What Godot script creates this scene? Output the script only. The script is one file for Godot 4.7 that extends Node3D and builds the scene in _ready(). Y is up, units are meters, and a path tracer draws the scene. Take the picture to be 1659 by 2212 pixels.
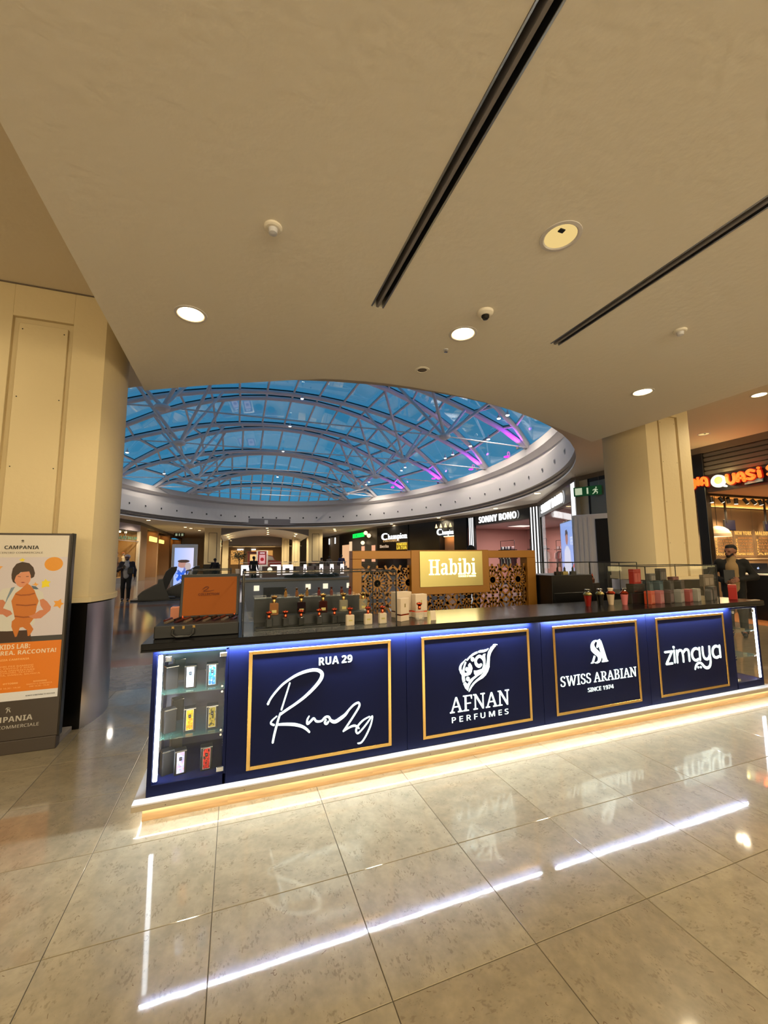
extends Node3D
# A shopping-mall plaza at dusk with a perfume kiosk; x runs along the kiosk front, -z goes into the plaza, metres.
const LEAF := [[-0.1023,0.4934,-0.0957,0.5158,-0.0818,0.5362,-0.0605,0.5583,-0.0302,0.5796,0.0063,0.6005,0.0372,0.6246,0.0564,0.6525,0.0730,0.6884,0.0837,0.7251,0.0886,0.7699,0.0990,0.7994,0.1215,0.8229,0.1250,0.8327,0.1470,0.8424,0.1521,0.8535,0.1692,0.8552,0.1893,0.8519,0.1905,0.8454,0.1640,0.8436,0.1746,0.8377,0.1618,0.8285,0.1424,0.8084,0.1228,0.7822,0.1107,0.7504,0.1074,0.7103,0.1043,0.6729,0.0891,0.6393,0.0668,0.6116,0.0357,0.5887,-0.0097,0.5725,-0.0430,0.5539,-0.0734,0.5255,-0.0934,0.4985],[-0.0004,0.8089,0.0239,0.8157,0.0541,0.8157,0.0816,0.8185,0.1016,0.8245,0.0999,0.8183,0.0778,0.8024,0.0503,0.7959,0.0021,0.7962],[-0.0124,0.8074,-0.0055,0.7943,-0.0341,0.7856,-0.0763,0.7669,-0.1096,0.7402,-0.1181,0.7459,-0.0879,0.7728,-0.0516,0.7945],[-0.1207,0.7572,-0.1239,0.7489,-0.1449,0.7287,-0.1631,0.7058,-0.1667,0.6842,-0.1603,0.6604,-0.1541,0.6732,-0.1429,0.7039,-0.1333,0.7276,-0.1243,0.7366,-0.1172,0.7298,-0.1282,0.7074,-0.1379,0.6814,-0.1387,0.6570,-0.1333,0.6467,-0.1187,0.6464,-0.1009,0.6557,-0.0930,0.6721,-0.0995,0.6949,-0.1005,0.7073,-0.0838,0.7218,-0.0684,0.7018,-0.0619,0.6789,-0.0688,0.6500,-0.0843,0.6295,-0.1108,0.6224,-0.1370,0.6214,-0.1363,0.6006,-0.1325,0.5856,-0.1546,0.5721,-0.1623,0.6009,-0.1628,0.6301,-0.1766,0.6486,-0.1857,0.6763,-0.1835,0.7005,-0.1683,0.7235,-0.1416,0.7406],[0.0385,0.7680,0.0496,0.7809,0.0680,0.7843,0.0640,0.7620,0.0678,0.7215,0.0535,0.7278,0.0421,0.7439],[-0.1328,0.5771,-0.1103,0.5552,-0.0949,0.5791,-0.0768,0.5943,-0.0347,0.6158,-0.0460,0.6305,-0.0479,0.6578,-0.0214,0.6540,0.0026,0.6578,0.0283,0.6640,0.0471,0.6472,0.0252,0.6258,-0.0142,0.6100,-0.0535,0.5870,-0.0839,0.5584,-0.1010,0.5310,-0.1108,0.5017,-0.1346,0.5250,-0.1521,0.5621]]
const LEAF_S := [[0.0222,0.6982,0.0110,0.0038,0.6887,0.0150,-0.0195,0.7021,0.0131,-0.0289,0.7279,0.0109,-0.0175,0.7542,0.0109,0.0099,0.7673,0.0123,0.0364,0.7519,0.0110,0.0534,0.7253,0.0099,0.0552,0.6951,0.0099,0.0433,0.6625,0.0104],[-0.1133,0.6753,0.0161,-0.1128,0.6728,0.0161],[-0.0577,0.7516,0.0163,-0.0573,0.7466,0.0163],[-0.1073,0.5988,0.0166,-0.1074,0.5951,0.0166]]
const RUA := [[-0.3893,0.5970,0.0073,-0.3753,0.6252,0.0063,-0.3443,0.6653,0.0064,-0.2956,0.7136,0.0070,-0.2459,0.7454,0.0075,-0.1953,0.7700,0.0086,-0.1388,0.7869,0.0097,-0.0813,0.7939,0.0104,-0.0389,0.7861,0.0115,-0.0147,0.7643,0.0126,-0.0171,0.7340,0.0125,-0.0434,0.6961,0.0114,-0.0903,0.6509,0.0103,-0.1468,0.6075,0.0091,-0.2076,0.5705,0.0080,-0.2675,0.5389,0.0079,-0.3044,0.5170,0.0074],[-0.2429,0.7202,0.0050,-0.2975,0.5476,0.0054],[-0.3045,0.5243,0.0059,-0.3185,0.4826,0.0068,-0.3322,0.4317,0.0073,-0.3435,0.3855,0.0073,-0.3523,0.3392,0.0067],[-0.3288,0.5082,0.0039,-0.3601,0.4835,0.0048,-0.3671,0.4653,0.0058,-0.3473,0.4530,0.0068],[-0.3228,0.4520,0.0068,-0.2659,0.4464,0.0089,-0.2056,0.4356,0.0099,-0.1545,0.4162,0.0090,-0.1235,0.3946,0.0080,-0.1017,0.3718,0.0066],[-0.1039,0.4781,0.0041,-0.1166,0.4551,0.0061,-0.1152,0.4278,0.0076,-0.0931,0.4421,0.0071,-0.0699,0.4587,0.0071,-0.0514,0.4363,0.0071,-0.0146,0.4338,0.0062,0.0117,0.4552,0.0072,0.0383,0.4541,0.0073,0.0545,0.4268,0.0094,0.0868,0.4148,0.0115,0.1302,0.4342,0.0116,0.1630,0.4552,0.0095,0.1905,0.4849,0.0064,0.2295,0.5160,0.0065,0.2632,0.5247,0.0065,0.2687,0.5007,0.0070,0.2406,0.4578,0.0064,0.1906,0.3929,0.0064,0.1468,0.3408,0.0053],[0.0171,0.4369,0.0062,0.0093,0.4180,0.0072,0.0226,0.4087,0.0072,0.0358,0.4218,0.0062],[0.1468,0.3408,0.0053,0.1961,0.3616,0.0064,0.2349,0.3663,0.0075,0.2656,0.3440,0.0054],[0.3480,0.4152,0.0044,0.3024,0.3980,0.0054,0.2629,0.3675,0.0064,0.2433,0.3345,0.0069,0.2544,0.3099,0.0064,0.2852,0.3284,0.0054,0.3307,0.3735,0.0054,0.3709,0.4173,0.0044,0.3591,0.3592,0.0055,0.3304,0.3014,0.0059,0.3019,0.2594,0.0054,0.2794,0.2399,0.0053,0.2571,0.2398,0.0043]]
const SA := [[0.0353,0.7953,0.0448,0.7961,0.0586,0.7617,0.0786,0.7027,0.0950,0.6502,0.1068,0.6167,0.1220,0.5983,0.1005,0.5949,0.0438,0.5947,0.0402,0.6012,0.0527,0.6123,0.0526,0.6231,0.0428,0.6547,0.0314,0.6912,0.0168,0.7387,0.0231,0.7629],[0.0354,0.8077,0.0299,0.7933,0.0145,0.7605,0.0042,0.7381,-0.0028,0.7294,-0.0128,0.7333,-0.0141,0.7427,-0.0063,0.7606,-0.0009,0.7756,-0.0081,0.7885,-0.0162,0.7906,-0.0291,0.7854,-0.0406,0.7725,-0.0436,0.7604,-0.0369,0.7430,-0.0217,0.7264,0.0054,0.7041,0.0245,0.6840,0.0349,0.6601,0.0371,0.6368,0.0265,0.6116,0.0085,0.5964,-0.0169,0.5896,-0.0395,0.5917,-0.0502,0.5988,-0.0487,0.6047,-0.0283,0.6021,-0.0110,0.6104,-0.0038,0.6220,-0.0023,0.6387,-0.0114,0.6533,-0.0348,0.6707,-0.0619,0.6914,-0.0806,0.7128,-0.0845,0.7391,-0.0803,0.7648,-0.0663,0.7852,-0.0445,0.7989,-0.0235,0.8028,0.0095,0.7987,0.0247,0.8054],[-0.0519,0.6630,-0.0437,0.6630,-0.0350,0.6554,-0.0463,0.6320,-0.0638,0.5955,-0.0935,0.5952,-0.0931,0.5997,-0.0770,0.6089,-0.0669,0.6323]]
const ZIM := [[-0.4198,0.6147,0.0103,-0.3175,0.6150,0.0105],[-0.3239,0.6097,0.0105,-0.4048,0.5048,0.0122],[-0.4112,0.4977,0.0112,-0.3263,0.4975,0.0104],[-0.2880,0.6223,0.0096,-0.2903,0.5019,0.0095],[-0.2910,0.6538,0.0129,-0.2906,0.6522,0.0129],[-0.2482,0.6170,0.0096,-0.2516,0.4983,0.0096],[-0.2457,0.5679,0.0096,-0.2327,0.6020,0.0106,-0.2017,0.6171,0.0116,-0.1741,0.6049,0.0116,-0.1622,0.5607,0.0107,-0.1615,0.4978,0.0097],[-0.1523,0.5913,0.0107,-0.1260,0.6128,0.0117,-0.0960,0.6163,0.0118,-0.0748,0.5966,0.0118,-0.0722,0.5489,0.0108,-0.0712,0.4974,0.0098],[0.0765,0.6021,0.0110,0.0418,0.6149,0.0130,0.0043,0.6060,0.0129,-0.0237,0.5765,0.0128,-0.0230,0.5366,0.0128,-0.0030,0.5071,0.0128,0.0314,0.4940,0.0129,0.0692,0.5046,0.0119],[0.0937,0.6168,0.0100,0.0919,0.4925,0.0100],[0.1434,0.6208,0.0101,0.1433,0.5542,0.0111,0.1560,0.5129,0.0121,0.1870,0.4920,0.0131,0.2252,0.4986,0.0132,0.2416,0.5256,0.0112],[0.2505,0.6183,0.0102,0.2489,0.5330,0.0112,0.2520,0.4679,0.0122,0.2401,0.4286,0.0132,0.2152,0.4068,0.0141,0.1777,0.4044,0.0151,0.1432,0.4217,0.0130,0.1108,0.4528,0.0120,0.0760,0.4660,0.0119,0.0382,0.4556,0.0109,0.0142,0.4340,0.0099,0.0027,0.4074,0.0079],[0.3951,0.6027,0.0114,0.3584,0.6138,0.0135,0.3184,0.6006,0.0134,0.2975,0.5655,0.0133,0.3016,0.5285,0.0133,0.3230,0.5022,0.0134,0.3600,0.4948,0.0134,0.3932,0.5042,0.0124],[0.4162,0.6154,0.0104,0.4173,0.4938,0.0104],[0.0506,0.4226,0.0114,0.0510,0.4210,0.0114],[0.0910,0.4203,0.0114,0.0914,0.4187,0.0114]]
const POSTER := {
"hair":[-1.809,1.482,-1.804,1.531,-1.781,1.571,-1.742,1.587,-1.693,1.575,-1.661,1.538,-1.646,1.488,-1.651,1.456,-1.669,1.443,-1.688,1.498,-1.747,1.499,-1.777,1.464,-1.785,1.423,-1.772,1.399,-1.795,1.415,-1.806,1.446],
"face":[-1.780,1.455,-1.774,1.472,-1.739,1.499,-1.688,1.504,-1.674,1.466,-1.675,1.425,-1.688,1.394,-1.712,1.372,-1.741,1.369,-1.764,1.387,-1.785,1.428],
"shirt":[-1.86,1.36,-1.763,1.374,-1.64,1.36,-1.58,1.32,-1.56,1.24,-1.62,1.2,-1.62,1.05,-1.747,1.003,-1.9,1.0,-1.88,1.15,-1.93,1.25],
"arm_a":[-1.596,1.256,-1.571,1.264,-1.543,1.240,-1.511,1.193,-1.515,1.162,-1.543,1.132,-1.578,1.098,-1.626,1.096,-1.668,1.121,-1.632,1.132,-1.590,1.166,-1.564,1.169,-1.586,1.206],
"arm_b":[-1.944,1.266,-1.852,1.267,-1.833,1.244,-1.847,1.196,-1.795,1.172,-1.779,1.145,-1.816,1.120,-1.843,1.144,-1.935,1.153,-1.97,1.2],
"pants":[-1.92,1.01,-1.800,1.002,-1.65,1.004,-1.63,0.912,-1.93,0.912],
"rocket":[-1.696,1.401,-1.672,1.384,-1.639,1.338,-1.621,1.288,-1.603,1.247,-1.615,1.198,-1.616,1.162,-1.630,1.096,-1.653,1.058,-1.624,1.008,-1.649,0.952,-1.660,0.953,-1.667,1.002,-1.698,1.030,-1.720,1.027,-1.736,0.954,-1.747,0.950,-1.778,1.040,-1.778,1.083,-1.758,1.104,-1.768,1.144,-1.783,1.206,-1.794,1.255,-1.770,1.321,-1.736,1.351],
"band_a":[-1.770,1.316,-1.733,1.306,-1.674,1.308,-1.636,1.320,-1.634,1.309,-1.673,1.297,-1.732,1.295,-1.769,1.307],
"band_b":[-1.760,1.227,-1.690,1.217,-1.620,1.223,-1.619,1.212,-1.689,1.206,-1.759,1.216],
"band_c":[-1.763,1.131,-1.701,1.118,-1.657,1.120,-1.657,1.109,-1.700,1.107,-1.763,1.120],
"wing":[-1.665,1.380,-1.634,1.374,-1.610,1.351,-1.625,1.347,-1.648,1.352],
"strap":[-1.804,1.366,-1.778,1.374,-1.821,1.274,-1.835,1.231,-1.828,1.279],
"star_a":[-1.443,1.258,-1.437,1.226,-1.418,1.216,-1.438,1.203,-1.444,1.174,-1.464,1.195,-1.494,1.192,-1.481,1.219,-1.494,1.242,-1.463,1.241],
"star_b":[-1.567,1.436,-1.551,1.417,-1.528,1.412,-1.542,1.392,-1.533,1.366,-1.559,1.369,-1.589,1.359,-1.587,1.391,-1.592,1.414,-1.576,1.418],
"star_c":[-1.637,1.410,-1.629,1.397,-1.611,1.392,-1.624,1.385,-1.627,1.374,-1.639,1.383,-1.661,1.389,-1.643,1.395],
"star_d":[-1.744,1.621,-1.736,1.612,-1.723,1.609,-1.732,1.600,-1.733,1.591,-1.753,1.593,-1.765,1.607,-1.751,1.611],
"star_e":[-1.916,1.555,-1.873,1.550,-1.887,1.537,-1.896,1.515,-1.922,1.529],
"mouth":[-1.742,1.411,-1.726,1.415,-1.707,1.410,-1.725,1.405],
"eye_a":[-1.764,1.465,-1.744,1.460,-1.743,1.456,-1.764,1.460],
"eye_b":[-1.707,1.462,-1.689,1.464,-1.688,1.458,-1.707,1.456]}
# the plaza's oval opening
const EX := 2.8
const EZ := -21.91
const EA := 10.9
const EB := 15.96
const H1 := 3.65     # underside of the low ceiling strip over the camera
const H2 := 4.37     # ceiling of the galleries
const ZF := -3.057   # front of the kiosk

var used := {}
var m := {}
var sans: SystemFont
var bold: SystemFont
var serif: SystemFont
var serifb: SystemFont
var rng := RandomNumberGenerator.new()

class MB:
	var v := PackedVector3Array()
	var n := PackedVector3Array()
	var u := PackedVector2Array()
	func tri(a: Vector3, b: Vector3, c: Vector3) -> void:
		var k := (b - a).cross(c - a).normalized()
		v.append_array([a, c, b]); n.append_array([k, k, k])
		u.append_array([Vector2(0, 1), Vector2(.5, 0), Vector2(1, 1)])
	func quad(a: Vector3, b: Vector3, c: Vector3, d: Vector3) -> void:
		var k := (b - a).cross(d - a)
		if k.length_squared() < 1e-14: k = (c - b).cross(d - b)
		k = k.normalized()
		quadn(a, b, c, d, k, k, k, k)
	func quadn(a: Vector3, b: Vector3, c: Vector3, d: Vector3, na: Vector3, nb: Vector3, nc: Vector3, nd: Vector3) -> void:
		v.append_array([a, c, b, a, d, c]); n.append_array([na, nc, nb, na, nd, nc])
		var p := Vector2(0, 1); var q := Vector2(1, 1); var r := Vector2(1, 0); var s := Vector2(0, 0)
		u.append_array([p, r, q, p, s, r])
	func box(c: Vector3, s: Vector3, bev := 0.0, b := Basis()) -> MB:
		var h := s * .5
		var e := minf(bev, minf(h.x, minf(h.y, h.z)) * .9)
		for ax in 3:
			var i := (ax + 1) % 3; var j := (ax + 2) % 3
			for sg: float in [-1.0, 1.0]:
				var P := []
				for k: Array in [[-1, -1], [1, -1], [1, 1], [-1, 1]]:
					var p := Vector3()
					p[ax] = sg * h[ax]; p[i] = k[0] * (h[i] - e); p[j] = k[1] * (h[j] - e)
					P.append(c + b * p)
				if sg > 0: quad(P[0], P[1], P[2], P[3])
				else: quad(P[1], P[0], P[3], P[2])
			if e > 0:
				for si: float in [-1.0, 1.0]:
					for sj: float in [-1.0, 1.0]:
						var P := []
						for k: Array in [[-1, 0], [1, 0], [1, 1], [-1, 1]]:
							var p := Vector3()
							p[ax] = k[0] * (h[ax] - e)
							p[i] = si * (h[i] - (e if k[1] == 1 else 0.0)); p[j] = sj * (h[j] - (0.0 if k[1] == 1 else e))
							P.append(c + b * p)
						if si * sj < 0: quad(P[0], P[1], P[2], P[3])
						else: quad(P[1], P[0], P[3], P[2])
		if e > 0:
			for k in 8:
				var g := Vector3(1 if k & 1 else -1, 1 if k & 2 else -1, 1 if k & 4 else -1)
				var a := c + b * Vector3(g.x * h.x, g.y * (h.y - e), g.z * (h.z - e))
				var d := c + b * Vector3(g.x * (h.x - e), g.y * h.y, g.z * (h.z - e))
				var f := c + b * Vector3(g.x * (h.x - e), g.y * (h.y - e), g.z * h.z)
				if g.x * g.y * g.z > 0: tri(a, d, f)
				else: tri(a, f, d)
		return self
	func span(x0: float, x1: float, y0: float, y1: float, z0: float, z1: float, bev := 0.0) -> MB:
		return box(Vector3((x0 + x1) / 2, (y0 + y1) / 2, (z0 + z1) / 2), Vector3(absf(x1 - x0), absf(y1 - y0), absf(z1 - z0)), bev)
	func cyl(a: Vector3, b: Vector3, ra: float, rb: float, k := 12, cap := true) -> MB:
		var d := (b - a).normalized()
		var x := d.cross(Vector3.UP if absf(d.y) < .9 else Vector3.RIGHT).normalized()
		var y := d.cross(x)
		for i in k:
			var t := TAU * i / k; var w := TAU * (i + 1) / k
			var p := x * cos(t) + y * sin(t); var q := x * cos(w) + y * sin(w)
			quadn(a + p * ra, a + q * ra, b + q * rb, b + p * rb, p, q, q, p)
			if cap:
				tri(a, a + q * ra, a + p * ra); tri(b, b + p * rb, b + q * rb)
		return self
	func tube(pts: Array, r: float, k := 8, cap := true) -> MB:
		var rings := []
		var x := Vector3.ZERO
		for i in pts.size():
			var d: Vector3 = (pts[mini(i + 1, pts.size() - 1)] - pts[maxi(i - 1, 0)]).normalized()
			x = (x - d * x.dot(d)) if i else d.cross(Vector3.UP if absf(d.y) < .9 else Vector3.RIGHT)
			x = x.normalized()
			var y := d.cross(x)
			var ring := []
			for j in k: ring.append(x * cos(TAU * j / k) + y * sin(TAU * j / k))
			rings.append(ring)
		for i in pts.size() - 1:
			for j in k:
				var w := (j + 1) % k
				var A: Array = rings[i]; var B: Array = rings[i + 1]
				quadn(pts[i] + A[j] * r, pts[i] + A[w] * r, pts[i + 1] + B[w] * r, pts[i + 1] + B[j] * r, A[j], A[w], B[w], B[j])
		if cap:
			for j in k:
				var w := (j + 1) % k
				tri(pts[0], pts[0] + rings[0][w] * r, pts[0] + rings[0][j] * r)
				var e := pts.size() - 1
				tri(pts[e], pts[e] + rings[e][j] * r, pts[e] + rings[e][w] * r)
		return self
	func lathe(prof: Array, k: int, at := Vector3.ZERO, sc := Vector3.ONE, b := Basis()) -> MB:
		for i in prof.size() - 1:
			var p: Vector2 = prof[i]; var q: Vector2 = prof[i + 1]
			if p.distance_to(q) < 1e-6: continue
			var nn := Vector2(q.y - p.y, p.x - q.x).normalized()
			for j in k:
				var t := TAU * j / k; var w := TAU * (j + 1) / k
				var c := Vector3(cos(t), 0, -sin(t)); var d := Vector3(cos(w), 0, -sin(w))
				var f := func(e: Vector3, g: Vector2) -> Vector3: return at + b * (sc * (e * g.x + Vector3.UP * g.y))
				var nc := (b * ((c * nn.x + Vector3.UP * nn.y) / sc)).normalized(); var nd := (b * ((d * nn.x + Vector3.UP * nn.y) / sc)).normalized()
				quadn(f.call(c, p), f.call(d, p), f.call(d, q), f.call(c, q), nc, nd, nd, nc)
		return self
	func prism(poly: PackedVector2Array, z0: float, z1: float, xf := Transform3D()) -> MB:
		poly = poly.duplicate()
		var area := 0.0
		for i in poly.size():
			var p := poly[i]; var q := poly[(i + 1) % poly.size()]
			area += p.x * q.y - q.x * p.y
		if area < 0: poly.reverse()
		var t := Geometry2D.triangulate_polygon(poly)
		for i in range(0, t.size(), 3):
			var a := poly[t[i]]; var b := poly[t[i + 1]]; var c := poly[t[i + 2]]
			if (b - a).cross(c - a) < 0:
				var s := b; b = c; c = s
			tri(xf * Vector3(a.x, a.y, z1), xf * Vector3(b.x, b.y, z1), xf * Vector3(c.x, c.y, z1))
			tri(xf * Vector3(a.x, a.y, z0), xf * Vector3(c.x, c.y, z0), xf * Vector3(b.x, b.y, z0))
		for i in poly.size():
			var p := poly[i]; var q := poly[(i + 1) % poly.size()]
			quad(xf * Vector3(p.x, p.y, z0), xf * Vector3(q.x, q.y, z0), xf * Vector3(q.x, q.y, z1), xf * Vector3(p.x, p.y, z1))
		return self
	func stroke(s: Array, z0: float, z1: float, fine := 4) -> MB:
		# a brush stroke x, y, half width, ...: a raised ribbon with round ends
		var p := []; var w := []
		var k: int = s.size() / 3
		for i in k - 1:
			var c := []
			for d in [-1, 0, 1, 2]:
				var e := clampi(i + d, 0, k - 1) * 3
				c.append(Vector3(s[e], s[e + 1], s[e + 2]))
			for j in fine + (1 if i == k - 2 else 0):
				var t := float(j) / fine
				var q: Vector3 = c[1].cubic_interpolate(c[2], c[0], c[3], t) if k > 2 else c[1].lerp(c[2], t)
				p.append(Vector2(q.x, q.y)); w.append(q.z)
		var L := []; var R := []
		for i in p.size():
			var d: Vector2 = (p[mini(i + 1, p.size() - 1)] - p[maxi(i - 1, 0)]).normalized()
			var o: Vector2 = Vector2(-d.y, d.x) * w[i]
			L.append(p[i] + o); R.append(p[i] - o)
		var at := func(q: Vector2, z: float) -> Vector3: return Vector3(q.x, q.y, z)
		for i in p.size() - 1:
			quad(at.call(R[i], z1), at.call(R[i + 1], z1), at.call(L[i + 1], z1), at.call(L[i], z1))
			quad(at.call(R[i], z0), at.call(R[i + 1], z0), at.call(R[i + 1], z1), at.call(R[i], z1))
			quad(at.call(L[i + 1], z0), at.call(L[i], z0), at.call(L[i], z1), at.call(L[i + 1], z1))
		for e: int in [0, p.size() - 1]:
			cyl(at.call(p[e], z0), at.call(p[e], z1), w[e], w[e], 10)
		return self
	func mesh() -> ArrayMesh:
		var a := []
		a.resize(Mesh.ARRAY_MAX)
		a[Mesh.ARRAY_VERTEX] = v; a[Mesh.ARRAY_NORMAL] = n; a[Mesh.ARRAY_TEX_UV] = u
		var o := ArrayMesh.new()
		o.add_surface_from_arrays(Mesh.PRIMITIVE_TRIANGLES, a)
		return o

func numbered(s: String) -> String:
	var k: int = used.get(s, 0)
	used[s] = k + 1
	return s if k == 0 else "%s_%03d" % [s, k]
func tag(o: Node3D, label: String, category: String, group := "") -> Node3D:
	o.set_meta("label", label); o.set_meta("category", category)
	if group: o.set_meta("group", group)
	return o
func thing(called: String, label: String, category: String, at := Vector3.ZERO, turn := 0.0, group := "") -> Node3D:
	var o := Node3D.new()
	o.name = numbered(called); add_child(o)
	o.position = at; o.rotation.y = turn
	return tag(o, label, category, group)
func part(o: Node3D, called: String, mb: MB, mat: Material, label := "") -> MeshInstance3D:
	return inst(o, called, mb.mesh(), mat, label)
func inst(o: Node3D, called: String, me: Mesh, mat: Material, label := "") -> MeshInstance3D:
	var p := MeshInstance3D.new()
	p.name = called if o != self else numbered(called)
	p.mesh = me; p.material_override = mat
	o.add_child(p, true)
	if label: p.set_meta("label", label)
	return p
func single(called: String, label: String, category: String, mb: MB, mat: Material, at := Vector3.ZERO, group := "", turn := 0.0) -> MeshInstance3D:
	var o := part(self, called, mb, mat)
	o.position = at; o.rotation.y = turn
	tag(o, label, category, group)
	return o
func struct(called: String, mb: MB, mat: Material) -> MeshInstance3D:
	var o := part(self, called, mb, mat)
	o.set_meta("kind", "structure")
	return o
func stnode(called: String, at := Vector3.ZERO, turn := 0.0) -> Node3D:
	var o := Node3D.new()
	o.name = numbered(called); add_child(o)
	o.position = at; o.rotation.y = turn
	o.set_meta("kind", "structure")
	return o
func mk(c: Color, r := .6, me := 0.0, spec := .5) -> StandardMaterial3D:
	var k := StandardMaterial3D.new()
	k.albedo_color = c; k.roughness = r; k.metallic = me; k.metallic_specular = spec
	return k
func glow(c: Color, e: float, base := Color.BLACK) -> StandardMaterial3D:
	var k := mk(base, .5)
	k.emission_enabled = true; k.emission = c; k.emission_energy_multiplier = e
	return k
func glass(c: Color, a: float, r := .02) -> StandardMaterial3D:
	var k := mk(Color(c.r, c.g, c.b, a), r)
	k.transparency = BaseMaterial3D.TRANSPARENCY_ALPHA
	return k
func text(o: Node3D, called: String, s: String, font: Font, mat: Material, x0: float, x1: float, y0: float, y1: float, z: float, deep := .006) -> MeshInstance3D:
	var t := TextMesh.new()
	t.text = s; t.font = font; t.font_size = 48; t.pixel_size = .01; t.depth = .02; t.curve_step = 1.5
	var b := t.get_aabb()
	var p := inst(o, called, t, mat)
	var sx := (x1 - x0) / maxf(b.size.x, .001); var sy := (y1 - y0) / maxf(b.size.y, .001)
	p.scale = Vector3(sx, sy, deep / .02)
	p.position = Vector3(x0 - b.position.x * sx, y0 - b.position.y * sy, z)
	return p
func lamp(kind: String, at: Vector3, c: Color, e: float, size := .05, angle := 60.0, to := Vector3.DOWN, o: Node3D = self) -> Light3D:
	var l: Light3D
	if kind == "spot":
		var s := SpotLight3D.new()
		s.spot_angle = angle; s.spot_range = 60; s.spot_attenuation = 2; s.spot_angle_attenuation = .6
		l = s
	else:
		var p := OmniLight3D.new()
		p.omni_range = 60; p.omni_attenuation = 2
		l = p
	l.light_color = c; l.light_energy = e; l.light_size = size; l.shadow_enabled = true
	l.name = numbered("light"); o.add_child(l, true)
	l.position = at
	if kind == "spot":
		l.basis = Basis.looking_at(to, Vector3.FORWARD if absf(to.y) > .9 else Vector3.UP)
	return l
func area(at: Vector3, sx: float, sy: float, to: Vector3, c: Color, e: float, up := Vector3.UP, o: Node3D = self) -> AreaLight3D:
	var l := AreaLight3D.new()
	l.area_size = Vector2(sx, sy); l.light_color = c; l.light_energy = e; l.shadow_enabled = true
	l.set("area_range", 60.0)
	l.name = numbered("light"); o.add_child(l, true)
	l.position = at
	l.basis = Basis.looking_at(to, up)
	return l
func oval(t: float, d: float, y: float) -> Vector3:
	return Vector3(EX + (EA + d) * sin(t), y, EZ + (EB + d) * cos(t))
func fill(im: Image, poly: PackedVector2Array, c: Color) -> void:
	# scanline fill in pixels
	var lo := 1e9; var hi := -1e9
	for p in poly:
		lo = minf(lo, p.y); hi = maxf(hi, p.y)
	for y in range(maxi(0, int(lo)), mini(im.get_height() - 1, int(hi)) + 1):
		var xs := []
		for i in poly.size():
			var a := poly[i]; var b := poly[(i + 1) % poly.size()]
			var yy := y + .5
			if (a.y <= yy) != (b.y <= yy): xs.append(a.x + (yy - a.y) / (b.y - a.y) * (b.x - a.x))
		xs.sort()
		for i in range(0, xs.size() - 1, 2):
			var x0 := maxi(0, int(xs[i])); var x1 := mini(im.get_width(), int(xs[i + 1]) + 1)
			if x1 > x0: im.fill_rect(Rect2i(x0, y, x1 - x0, 1), c)
func tex(im: Image) -> ImageTexture:
	return ImageTexture.create_from_image(im)
func noise(seed_: int, f: float, oct := 4) -> FastNoiseLite:
	var n := FastNoiseLite.new()
	n.seed = seed_; n.frequency = f; n.fractal_octaves = oct
	n.noise_type = FastNoiseLite.TYPE_SIMPLEX_SMOOTH
	return n

func _ready() -> void:
	rng.seed = 7
	# ---- camera, sky, exposure
	var cam := Camera3D.new()
	cam.name = "camera"; add_child(cam)
	cam.position = Vector3(0, 1.6, 0)
	cam.basis = Basis(Vector3.UP, deg_to_rad(-19.968)) * Basis(Vector3.RIGHT, deg_to_rad(6.325)) * Basis(Vector3.BACK, deg_to_rad(-.5017))
	cam.fov = 2.0 * rad_to_deg(atan(1106.0 / 881.38)); cam.near = .05; cam.far = 200; cam.current = true
	var env := Environment.new()
	var sk := ProceduralSkyMaterial.new()
	sk.sky_top_color = Color(.14, .42, .59); sk.sky_horizon_color = Color(.24, .55, .71); sk.sky_curve = .3
	sk.ground_bottom_color = Color(.1, .12, .14); sk.ground_horizon_color = Color(.2, .3, .36)
	sk.energy_multiplier = 1.0
	var sky := Sky.new(); sky.sky_material = sk
	env.sky = sky; env.background_mode = Environment.BG_SKY
	env.tonemap_mode = Environment.TONE_MAPPER_LINEAR; env.tonemap_exposure = 1.12
	env.sdfgi_enabled = true; env.ssao_enabled = true; env.ssil_enabled = true
	var we := WorldEnvironment.new()
	we.name = "environment"; we.environment = env; add_child(we)
	materials()
	structure()
	roof()
	kiosk()
	kiosk_wares()
	foreground_objects()
	right_side()
	left_side()
	far_side()
	people()

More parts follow.
